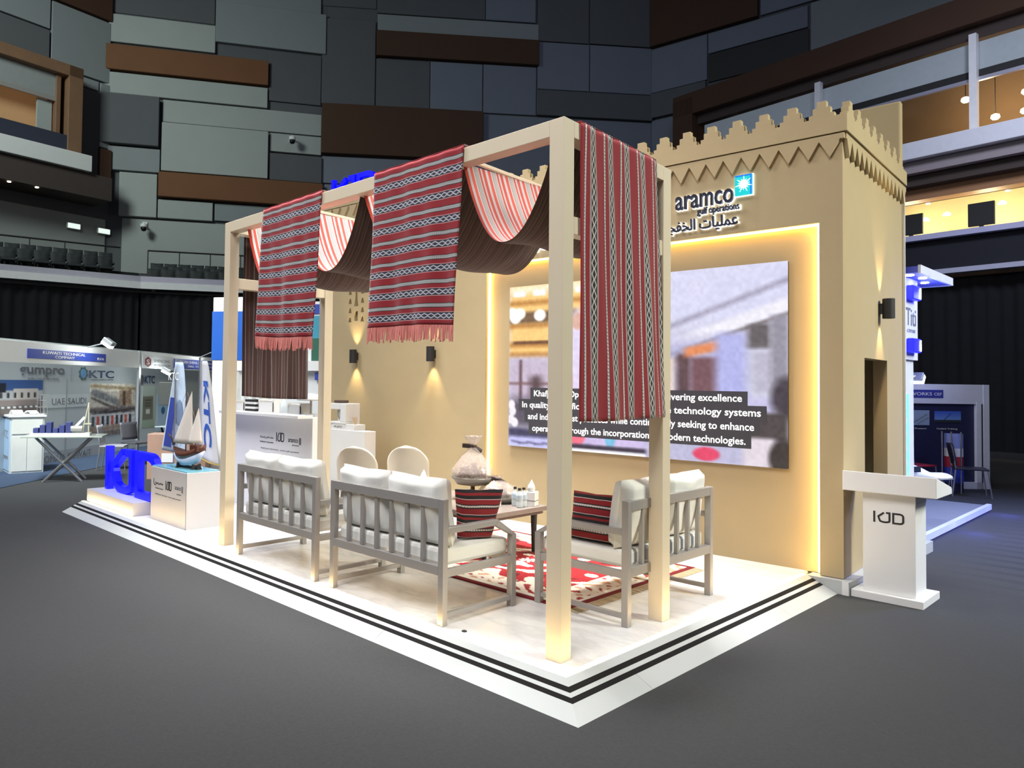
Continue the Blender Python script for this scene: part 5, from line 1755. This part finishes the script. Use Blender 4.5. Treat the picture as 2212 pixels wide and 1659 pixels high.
# counter of the left booth
cn = thing('booth_counter', 'pale blue-grey counter with printed front in the far left booth', 'counter', (-11.70, 0.40, GZ), 1.50)
obj('body', box(-0.28, 0.28, 0.0, 0.55, 0, 1.02), shell, cn, bevel=0.003)
obj('top', box(-0.31, 0.31, -0.03, 0.58, 1.0, 1.035), fas, cn, bevel=0.003)
obj('drawer_front', box(-0.25, 0.25, -0.012, 0.0, 0.70, 0.96), mat('cream_board', (0.66, 0.68, 0.64), 0.5), cn, bevel=0.003)
obj('door_panel', box(-0.25, -0.005, -0.012, 0.0, 0.04, 0.66), mat('cream_board', (0.66, 0.68, 0.64), 0.5), cn, bevel=0.003)
obj('door_panel', box(0.005, 0.25, -0.012, 0.0, 0.04, 0.66), mat('cream_board', (0.66, 0.68, 0.64), 0.5), cn, bevel=0.003)
obj('print_panel', box(-0.289, -0.281, 0.02, 0.53, 0.05, 0.97), mat('pale_blue_print', (0.36, 0.50, 0.68), 0.5), cn)
lettering('front_text', 'KTC', grey_ink, cn, (-0.289, 0.48, 0.62), ux=(0, -1, 0), n=(-1, 0, 0), w=0.34, h=0.14)
lettering('front_text', 'gumpro', grey_ink, cn, (-0.289, 0.5, 0.22), ux=(0, -1, 0), n=(-1, 0, 0), w=0.42, h=0.09)
cmt = Matrix.Translation((-11.70, 0.40, GZ + 1.035)) @ Matrix.Rotation(1.5, 4, 'Z')
for k, (x, y, s, lb) in enumerate(((-0.15, 0.2, 1.0, 'white paper folded on the counter of the far left booth'), (0.12, 0.3, 0.8, 'white leaflet stack on the counter of the far left booth'))):
    t = thing('leaflet', lb, 'paper', cmt @ Vector((x, y, 0)), 0.4 * k)
    obj('sheets', grid(lambda a, b: (-0.12 * s + 0.24 * s * a, -0.09 + 0.18 * b, 0.012 + 0.07 * s * math.sin(PI * a)), 10, 2), white, t, solid=0.012)
t = thing('wire_rack', 'small wire leaflet rack on the counter of the far left booth', 'rack', cmt @ Vector((0.2, 0.1, 0)))
obj('wires', [tube([(-0.1, 0, h), (0.1, 0, h), (0.1, 0.12, h), (-0.1, 0.12, h), (-0.1, 0, h)], 0.006, 6) for h in (0.02, 0.14, 0.26, 0.36)] + [cyl((x, y, 0), (x, y, 0.38), 0.006, 6) for x in (-0.1, 0.1) for y in (0, 0.12)], chrome, t)
t = thing('red_panel', 'red display edge at the far left border', 'panel', (-12.25, -0.30, GZ))
obj('board', box(-0.03, 0.03, -0.25, 0.06, 0.75, 1.6), mat('red_board', (0.5, 0.02, 0.03), 0.5), t, bevel=0.01)
obj('support', box(-0.02, 0.02, -0.12, -0.08, 0.0, 0.75), alu, t)

# glass table on crossed legs with a machine model
xt = thing('cross_leg_table', 'glass-topped table on chrome crossed legs in the left booth', 'table', (-10.35, 0.62, GZ), 1.08)
obj('table_top', box(-0.62, 0.62, -0.35, 0.35, 0.735, 0.755), mat('greenish_glass', (0.42, 0.48, 0.42), 0.1), xt, bevel=0.003)
for y in (-0.2, 0.2):
    obj('leg', cyl((-0.42, y, 0.73), (0.30, y, 0.0), 0.022, 10), chrome, xt)
    obj('leg', cyl((0.42, y, 0.73), (-0.30, y, 0.0), 0.022, 10), chrome, xt)
obj('hub', cyl((0.0, -0.2, 0.33), (0.0, 0.2, 0.33), 0.03, 12), chrome, xt)
mch = thing('rig_model', 'small blue and white drilling machine model on the glass table', 'model', (-10.38, 0.60, GZ + 0.755), 1.08)
mb = mat('navy_machine_paint', (0.04, 0.05, 0.18), 0.5)
obj('base_frame', box(-0.5, 0.42, -0.12, 0.12, 0.0, 0.04), mat('pale_machine_paint', (0.6, 0.62, 0.62), 0.5), mch)
for k in range(6):
    x = -0.46 + 0.10 * k
    obj('engine_block', box(x, x + 0.08, -0.09, 0.09, 0.04, 0.12 + 0.05 * (k % 3)), mb, mch, bevel=0.006)
obj('tank', cyl((0.12, -0.06, 0.11), (0.30, -0.06, 0.11), 0.05), steel, mch)
obj('boom', bar((0.1, 0, 0.05), (0.32, 0, 0.30), 0.05, 0.04), white, mch)
obj('tower', [bar((0.34 + dx, dy, 0.04), (0.38, 0, 0.55), 0.012, 0.012) for dx in (-0.05, 0.05) for dy in (-0.05, 0.05)] + [box(0.33, 0.43, -0.05, 0.05, 0.18, 0.2)], mat('yellow_grey_paint', (0.5, 0.48, 0.35), 0.5), mch)


def wire_chair(label, loc, rz, m):
    t = thing('visitor_chair', label, 'chair', loc, rz)
    obj('seat', box(-0.22, 0.22, -0.22, 0.22, 0.43, 0.46), m, t, bevel=0.01)
    obj('backrest', grid(lambda s, q: (-0.21 + 0.42 * s, 0.22 + 0.06 * q - 0.05 * math.sin(PI * s), 0.50 + 0.34 * q), 8, 6), m, t, solid=0.015, smooth=True)
    for sx in (-1, 1):
        obj('leg_frame', tube([(sx * 0.2, 0.26, 0.80), (sx * 0.2, 0.21, 0.45), (sx * 0.22, 0.26, 0.0)], 0.012, 8), chrome, t)
        obj('leg_frame', tube([(sx * 0.2, 0.2, 0.44), (sx * 0.2, -0.2, 0.44), (sx * 0.22, -0.25, 0.0)], 0.012, 8), chrome, t)


wire_chair('grey visitor chair behind the glass table', BM @ Vector((2.3, -0.75, GZ)), bl_rz + 0.3, mat('grey_plastic_seat', (0.30, 0.30, 0.32), 0.5))
wire_chair('dark visitor chair beside the glass table, further right', BM @ Vector((3.1, -0.8, GZ)), bl_rz - 0.4, mat('dark_plastic_seat', (0.06, 0.06, 0.07), 0.5))
# high table with V legs further right
vt = thing('v_leg_table', 'clear table on black V-shaped legs near the booth partition', 'table', BM @ Vector((4.2, -1.2, GZ)), bl_rz)
obj('table_top', box(-0.55, 0.55, -0.3, 0.3, 0.72, 0.735), mat('pale_glass_top', (0.5, 0.58, 0.58), 0.15), vt)
for y in (-0.2, 0.2):
    obj('leg', bar((-0.45, y, 0.72), (0.0, y, 0.0), 0.03, 0.03), matte_black, vt)
    obj('leg', bar((0.45, y, 0.72), (0.0, y, 0.0), 0.03, 0.03), chrome, vt)
tv = thing('back_of_monitor', 'dark grey monitor on a slim pole stand beside the booths', 'monitor', (-10.25, 2.34, GZ), 0.80)
obj('screen_back', box(-0.14, 0.14, -0.02, 0.03, 1.24, 1.66), mat('dark_grey_casing', (0.06, 0.066, 0.06), 0.5), tv, bevel=0.008)
obj('side_controls', box(0.14, 0.165, -0.02, 0.03, 1.26, 1.44), matte_black, tv)
obj('pole', cyl((0.06, 0.05, 0), (0.06, 0.05, 1.35), 0.02), matte_black, tv)
obj('foot', cyl((0.06, 0.05, 0), (0.06, 0.05, 0.03), 0.2, 20), matte_black, tv)
wp = thing('wooden_cupboard', 'pinkish wooden cupboard front behind the model dhow', 'cabinet', (-9.3, 2.15, GZ), 0.85)
obj('body', box(-0.55, 0.45, 0.0, 0.35, 0.0, 0.78), mat('pink_oak_veneer', (0.42, 0.26, 0.19), 0.5, var=0.15, vscale=4), wp, bevel=0.01)
obj('shelf_paper', box(-0.3, -0.1, -0.01, 0.0, 0.3, 0.45), white, wp)


# flags on poles next to the pedestal
def flag(label, foot, h, w, tilt, seed, m):
    t = thing('pole_flag', label, 'flag', foot, 0.75)
    obj('pole', cyl((0, 0, 0), (0, 0, h + 0.05), 0.014, 10), chrome, t)
    obj('foot', cyl((0, 0, 0), (0, 0, 0.03), 0.16, 20), chrome, t)
    ph = seed * 1.3

    def fn(s, q):
        wd = w * (0.30 + 0.70 * (1 - q) ** 0.8)
        x = tilt * (1 - q) + wd * s
        return Vector((x, 0.05 * math.sin(5 * s + ph) * (1 - q * 0.6), h - 1.35 * (1 - q) + 0.0 - 0.12 * s * (1 - q)))
    v, f, uv = grid(fn, 24, 24)
    obj('cloth', (v, f), m, t, smooth=True, solid=0.004)
    return t, fn


cl = mat('white_flag_cloth', (0.66, 0.68, 0.72), 0.9, var=0.05, vscale=6)
fg, fn = flag('white flag with blue letters and gold edge beside the display pedestal', (-7.17, 1.40, GZ), 1.98, 0.36, -0.05, 1, cl)
letters = text_mesh('KTC', 0.62, 0.20, 0.004, bold=0.03)
pts = []
for x, y, z in letters[0]:
    q = 0.80 - x * 1.05
    s = 0.40 + z * 2.0
    p = fn(s, q)
    pts.append((p.x, p.y - 0.012 + y, p.z))
obj('letters', (pts, letters[1]), mat('blue_flag_print', (0.03, 0.10, 0.45), 0.6), fg)
obj('gold_edge', tube([fn(s, 0.0) + Vector((0, -0.004, -0.008)) for s in np.linspace(0, 1, 12)], 0.012, 6), mat('gold_braid', (0.5, 0.36, 0.08), 0.5), fg)
fg2, fn2 = flag('pale blue and white emblem flag behind the model dhow', (-8.25, 1.55, GZ), 1.98, 0.40, -0.18, 4, mat('pale_blue_flag_cloth', (0.46, 0.55, 0.66), 0.9, var=0.1))
pe = [fn2(0.55 + 0.22 * math.cos(a), 0.45 + 0.14 * math.sin(a)) + Vector((0, -0.012, 0)) for a in np.linspace(0, 2 * PI, 20, endpoint=False)]
obj('emblem', ([tuple(p) for p in pe], [tuple(range(20))]), mat('slate_emblem', (0.16, 0.22, 0.34), 0.6), fg2, solid=0.004)
lettering('letters', 'KTC', white, fg2, (-0.10, -0.03, 1.70), w=0.16, h=0.12)
obj('cloth_stripe', ([tuple(fn2(0.05, q) + Vector((0, -0.01, 0))) for q in (0.05, 0.6)] + [tuple(fn2(0.3, q) + Vector((0, -0.01, 0))) for q in (0.6, 0.05)], [(0, 1, 2, 3)]), blue_print, fg2, solid=0.003)
t = thing('pale_curtain_panel', 'pale pleated curtain standing behind the flags', 'curtain', (-7.6, 2.35, GZ), 0.8)
obj('cloth', grid(lambda s, q: (-0.3 + 0.75 * s, 0.03 * math.sin(40 * s), 1.85 * q), 60, 2), mat('pale_linen', (0.60, 0.62, 0.60), 0.9), t, solid=0.006, smooth=True)
obj('curtain_rail', cyl((-0.32, 0, 1.86), (0.47, 0, 1.86), 0.012), chrome, t)

# ------------------------------------------------------------------ white booth with blue tower seen through the pergola
wb = thing('blue_tower_booth', 'white booth with a blue and white tall panel behind the pergola', 'booth', (-9.2, 2.78, 0), 0.60)
obj('tall_panel', box(-0.10, 0.55, 0.0, 0.2, GZ, 3.05), white, wb)
obj('blue_panel', box(-0.115, 0.50, -0.012, 0.0, 1.95, 2.80), mat('sky_blue_print', (0.012, 0.10, 0.45), 0.5, var=0.2, vscale=2), wb)
obj('wall_screen', box(0.55, 3.6, 0.4, 0.5, GZ, 3.0), white_pl, wb)
obj('wall_print', box(1.1, 3.5, 0.385, 0.4, 2.2, 2.75), mat('teal_blue_print', (0.05, 0.28, 0.40), 0.5, var=0.4, vscale=1.5), wb)
obj('wall_print', box(1.1, 3.5, 0.385, 0.4, 2.78, 2.95), blue_print, wb)
obj('wall_print', box(1.6, 3.5, 0.38, 0.385, 1.95, 2.35), mat('deep_green_print', (0.03, 0.12, 0.08), 0.5), wb)
obj('name_board', box(1.7, 3.5, 0.30, 0.385, 1.62, 1.75), blue_print, wb)
obj('header', box(0.55, 3.6, 0.25, 0.4, 1.78, 1.95), white, wb)
WM = Matrix.Translation((-9.2, 2.78, 0)) @ Matrix.Rotation(0.60, 4, 'Z')
floodlight('lit floodlight glaring beside the brown hanging', (-8.55, 4.25, 2.02), 25, (-9.0, 4.0, 0.6), (-8.5, 4.5, 2.0))
t = thing('bar_stool_table', 'white high table with clutter behind the reception counter', 'table', WM @ Vector((1.6, -0.5, GZ)), 0.5)
obj('table_top', cyl((0, 0, 1.05), (0, 0, 1.08), 0.4, 28), white, t)
obj('stem', cyl((0, 0, 0.02), (0, 0, 1.05), 0.04), chrome, t)
obj('foot', cyl((0, 0, 0), (0, 0, 0.02), 0.28, 28), chrome, t)

# ------------------------------------------------------------------ neighbouring stand on the right
nb = thing('neighbour_stand', 'white neighbouring stand with blue-lit canopy behind the tower', 'booth')
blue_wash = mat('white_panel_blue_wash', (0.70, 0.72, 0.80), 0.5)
obj('platform', box(-4.0, 0.30, 6.15, 9.8, GZ + 0.02, -0.03), mat('grey_stand_floor', (0.20, 0.22, 0.26), 0.5), nb)
obj('platform_edge', box(0.28, 0.335, 6.15, 9.82, GZ + 0.03, -0.01), mat('pale_edge_trim', (0.62, 0.66, 0.74), 0.4), nb)
obj('platform_light', box(0.20, 0.27, 6.2, 9.75, GZ + 0.002, GZ + 0.02), mat('blue_under_light', (0, 0, 0.5), 0.5, var=0, emit=(0.05, 0.05, 1.0), es=10), nb)
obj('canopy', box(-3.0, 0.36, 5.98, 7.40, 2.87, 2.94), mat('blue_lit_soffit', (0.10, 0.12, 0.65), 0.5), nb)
obj('canopy_edge', [box(0.36, 0.385, 5.96, 7.42, 2.86, 2.95), box(-3.0, 0.385, 7.40, 7.42, 2.86, 2.95)], blue_wash, nb)
for y, x in ((6.15, 0.24), (6.5, 0.28), (6.95, 0.2)):
    obj('downlight', cyl((x, y, 2.87), (x, y, 2.862), 0.04, 14), lamp_white, nb)
point_light('canopy_glow', (0.28, 6.9, 2.70), 7, (0.12, 0.15, 1.0), 0.05)
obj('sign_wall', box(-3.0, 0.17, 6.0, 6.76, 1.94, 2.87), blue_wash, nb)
lettering('sign_text', 'Titi', grey_ink, nb, (0.171, 6.28, 2.33), ux=(0, 1, 0), n=(1, 0, 0), w=0.40, h=0.20)
lettering('sign_text', 'COMPANY', mat('pale_grey_ink', (0.35, 0.36, 0.42), 0.5), nb, (0.171, 6.32, 2.25), ux=(0, 1, 0), n=(1, 0, 0), w=0.34, h=0.04)
bbx = mat('blue_light_box', (0.02, 0.02, 0.5), 0.4, var=0, emit=(0.02, 0.02, 1.0), es=0.9)
for z in (2.02, 2.62):
    obj('light_box', box(0.171, 0.24, 6.30, 6.62, z, z + 0.16), bbx, nb, bevel=0.01)
    obj('light_box_edge', box(0.24, 0.243, 6.56, 6.60, z + 0.02, z + 0.14), lamp_white, nb)
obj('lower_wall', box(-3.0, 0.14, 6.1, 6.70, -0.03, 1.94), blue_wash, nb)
obj('glass_strip', box(0.14, 0.155, 6.12, 6.45, 0.3, 1.55), mat('green_lit_glass', (0.2, 0.6, 0.5), 0.2, emit=(0.25, 0.8, 0.7), es=0.7), nb)
for k in range(6):
    obj('glass_pattern', cyl((0.155, 6.30, 0.45 + 0.16 * k), (0.159, 6.30, 0.45 + 0.16 * k), 0.05, 14), white, nb)
floodlight('glaring floodlight at the edge of the neighbouring stand', (0.10, 7.0, 1.74), 14, (0.3, 9.0, 0.3), (0.0, 6.69, 1.70), 0.55)
# white streamlined model
cm = thing('streamlined_model', 'white streamlined vehicle model on the neighbouring stand', 'model', (-0.10, 7.15, -0.03), 0.75)
n_ = 14
v, f = [], []
for i in range(n_ + 1):
    s = i / n_
    x = -0.45 + 0.95 * s
    hgt = 0.62 + 0.20 * math.sin(PI * min(1, s * 1.25)) ** 0.8 * (1 - 0.55 * s)
    wd = 0.26 * (1 - 0.35 * s)
    lo = 0.50 + 0.06 * s
    for a in range(9):
        t_a = PI * a / 8
        v.append((x, wd * math.cos(t_a), lo + (hgt - lo) * math.sin(t_a) ** 0.7))
for i in range(n_):
    for a in range(8):
        f.append((i * 9 + a, i * 9 + a + 1, (i + 1) * 9 + a + 1, (i + 1) * 9 + a))
    f.append((i * 9, (i + 1) * 9, (i + 1) * 9 + 8, i * 9 + 8))
f += [tuple(range(9)), tuple(range(n_ * 9 + 8, n_ * 9 - 1, -1))]
obj('body', (v, f), mat('gloss_white_shell', (0.62, 0.64, 0.70), 0.2), cm, smooth=True)
obj('window', [bar((-0.2, -0.25, 0.66), (0.1, -0.22, 0.68), 0.01, 0.07)], mat('dark_window', (0.03, 0.04, 0.08), 0.1), cm)
obj('support', box(-0.25, 0.15, -0.15, 0.15, 0.0, 0.52), mat('dark_plinth', (0.05, 0.05, 0.09), 0.5), cm)

# dark blue booth further back
db = thing('dark_blue_booth', 'white framed dark blue booth with two posters, far right', 'booth', (-0.28, 12.8, 0), 0.84)
dbl = mat('navy_booth_wall', (0.018, 0.02, 0.07), 0.5)
obj('rear_wall', box(-2.6, -0.14, 0.0, 0.06, -0.02, 1.40), dbl, db)
obj('fascia', box(-2.6, 0.0, -0.05, 0.02, 1.36, 1.70), blue_wash, db)
obj('side_post', box(-0.14, -0.06, -0.06, 0.08, GZ, 1.40), blue_wash, db)
obj('side_slot', box(-0.06, -0.02, -0.04, 0.06, 0.0, 1.62), matte_black, db)
obj('side_wall', box(-0.02, 0.08, -0.06, 0.5, GZ, 1.70), blue_wash, db)
obj('base_rail', box(-2.6, -0.06, -0.06, 0.02, GZ, 0.0), blue_wash, db)
obj('name_board', box(-1.9, -0.72, -0.06, -0.05, 1.46, 1.60), mat('blue_board', (0.04, 0.05, 0.30), 0.5), db)
lettering('board_text', 'WORKS', white, db, (-1.30, -0.061, 1.50), w=0.38, h=0.055)
lettering('board_text', 'C07', white, db, (-0.88, -0.061, 1.50), w=0.13, h=0.05)
c = Canvas(30, 20, (150, 168, 196))
c.line(0.4, 0.9, 0.9, 0.3, 0.02, (80, 110, 90), 0.02)
c.line(0.6, 0.9, 0.95, 0.5, 0.02, (90, 120, 100), 0.02)
c.panel('poster', (-1.45, -0.012, 0.98), (1, 0, 0), (0, 0, 1), 0.52, 0.26, post_m, db)
c = Canvas(40, 20, (70, 110, 190))
c.grad((60, 90, 190), (130, 170, 220))
c.rect(0, 0.75, 1, 1, (40, 46, 50), 0.03)
c.line(0.35, 0.8, 0.62, 0.2, 0.015, (30, 34, 60), 0.01)
c.panel('poster', (-0.84, -0.012, 1.03), (1, 0, 0), (0, 0, 1), 0.46, 0.20, post_m, db)
lettering('caption', 'Managed Pressure', white, db, (-1.40, -0.005, 0.90), w=0.42, h=0.035)
lettering('caption', 'Coiled Tubing', white, db, (-0.80, -0.005, 0.90), w=0.36, h=0.035)
t = thing('striped_display_tube', 'tall clear display cylinder with blue, white and red bands', 'display', (-0.50, 11.85, GZ))
r0 = 0.13
for k, (z0, z1, m) in enumerate(((0.0, 0.16, dbl), (0.16, 0.42, mat('blue_band', (0.05, 0.08, 0.5), 0.3)), (0.42, 0.60, mat('red_band', (0.45, 0.03, 0.05), 0.3)), (0.60, 0.74, white), (0.74, 0.98, mat('pale_blue_band', (0.25, 0.30, 0.6), 0.3)))):
    obj('band', cyl((0, 0, z0), (0, 0, z1), r0, 20), m, t)
obj('rod', [cyl((x, -0.16, 0), (x, -0.16, 1.02), 0.012, 8) for x in (-0.13, 0.0, 0.13)], chrome, t)
wire_chair('dark chair with chrome legs before the dark blue booth', (-0.22, 11.5, GZ), 1.9, mat('black_plastic_seat', (0.02, 0.02, 0.03), 0.4))
wire_chair('red seated chair in the dark blue booth', (-0.95, 11.4, GZ), 2.6, mat('red_plastic_seat', (0.5, 0.03, 0.06), 0.4))
point_light('booth_lamp', (-0.6, 11.6, 1.9), 6, (0.5, 0.55, 1.0), 0.08)
point_light('platform_glow', (0.55, 7.6, 0.03), 3.5, (0.12, 0.14, 1.0), 0.05)
point_light('platform_glow', (0.55, 9.6, 0.03), 3.5, (0.12, 0.14, 1.0), 0.05)
area_light('blue_aisle_wash', (4.0, 10.0, 6.0), (2.0, 8.0, 0.0), 2.0, 300, (0.40, 0.48, 1.0), 80)

# ------------------------------------------------------------------ sub-parts: small pieces belong to the part that carries them


def nest(root, part, kids):
    host = [o for o in root.children if o.name.split('.')[0] == part]
    if not host:
        return
    for o in list(root.children):
        if o.name.split('.')[0] in kids and o not in host:
            o.parent = host[0]


nest(tower, 'parapet_band', ('merlon',))
nest(tower, 'tooth_rail', ('tooth',))
nest(tower, 'niche_panel', ('niche_light',))
nest(scr, 'picture', ('subtitle_plate', 'subtitle_line'))
nest(rc, 'body', ('logo_stroke', 'logo_text', 'logo_mark', 'caption'))
nest(ped, 'body', ('logo_stroke', 'logo_text', 'logo_mark', 'caption', 'corner_trim'))
nest(lec, 'column', ('logo_stroke', 'column_side_groove'))
nest(sign, 'logo_square', ('logo_star', 'logo_edge', 'logo_square_halo'))
nest(k1, 'name_board', ('board_text',))
nest(k2, 'name_board', ('board_text',))
nest(k2, 'logo_panel', ('hexagon_mark', 'logo_text'))
nest(nb, 'sign_wall', ('sign_text', 'light_box', 'light_box_edge'))
nest(nb, 'canopy', ('canopy_edge', 'downlight'))
nest(db, 'name_board', ('board_text',))
nest(db, 'rear_wall', ('poster', 'caption'))
nest(bal, 'upper_soffit', ('downlight',))
nest(plat, 'deck', ('floor_tile',))
nest(cn, 'body', ('drawer_front', 'door_panel', 'print_panel', 'front_text'))
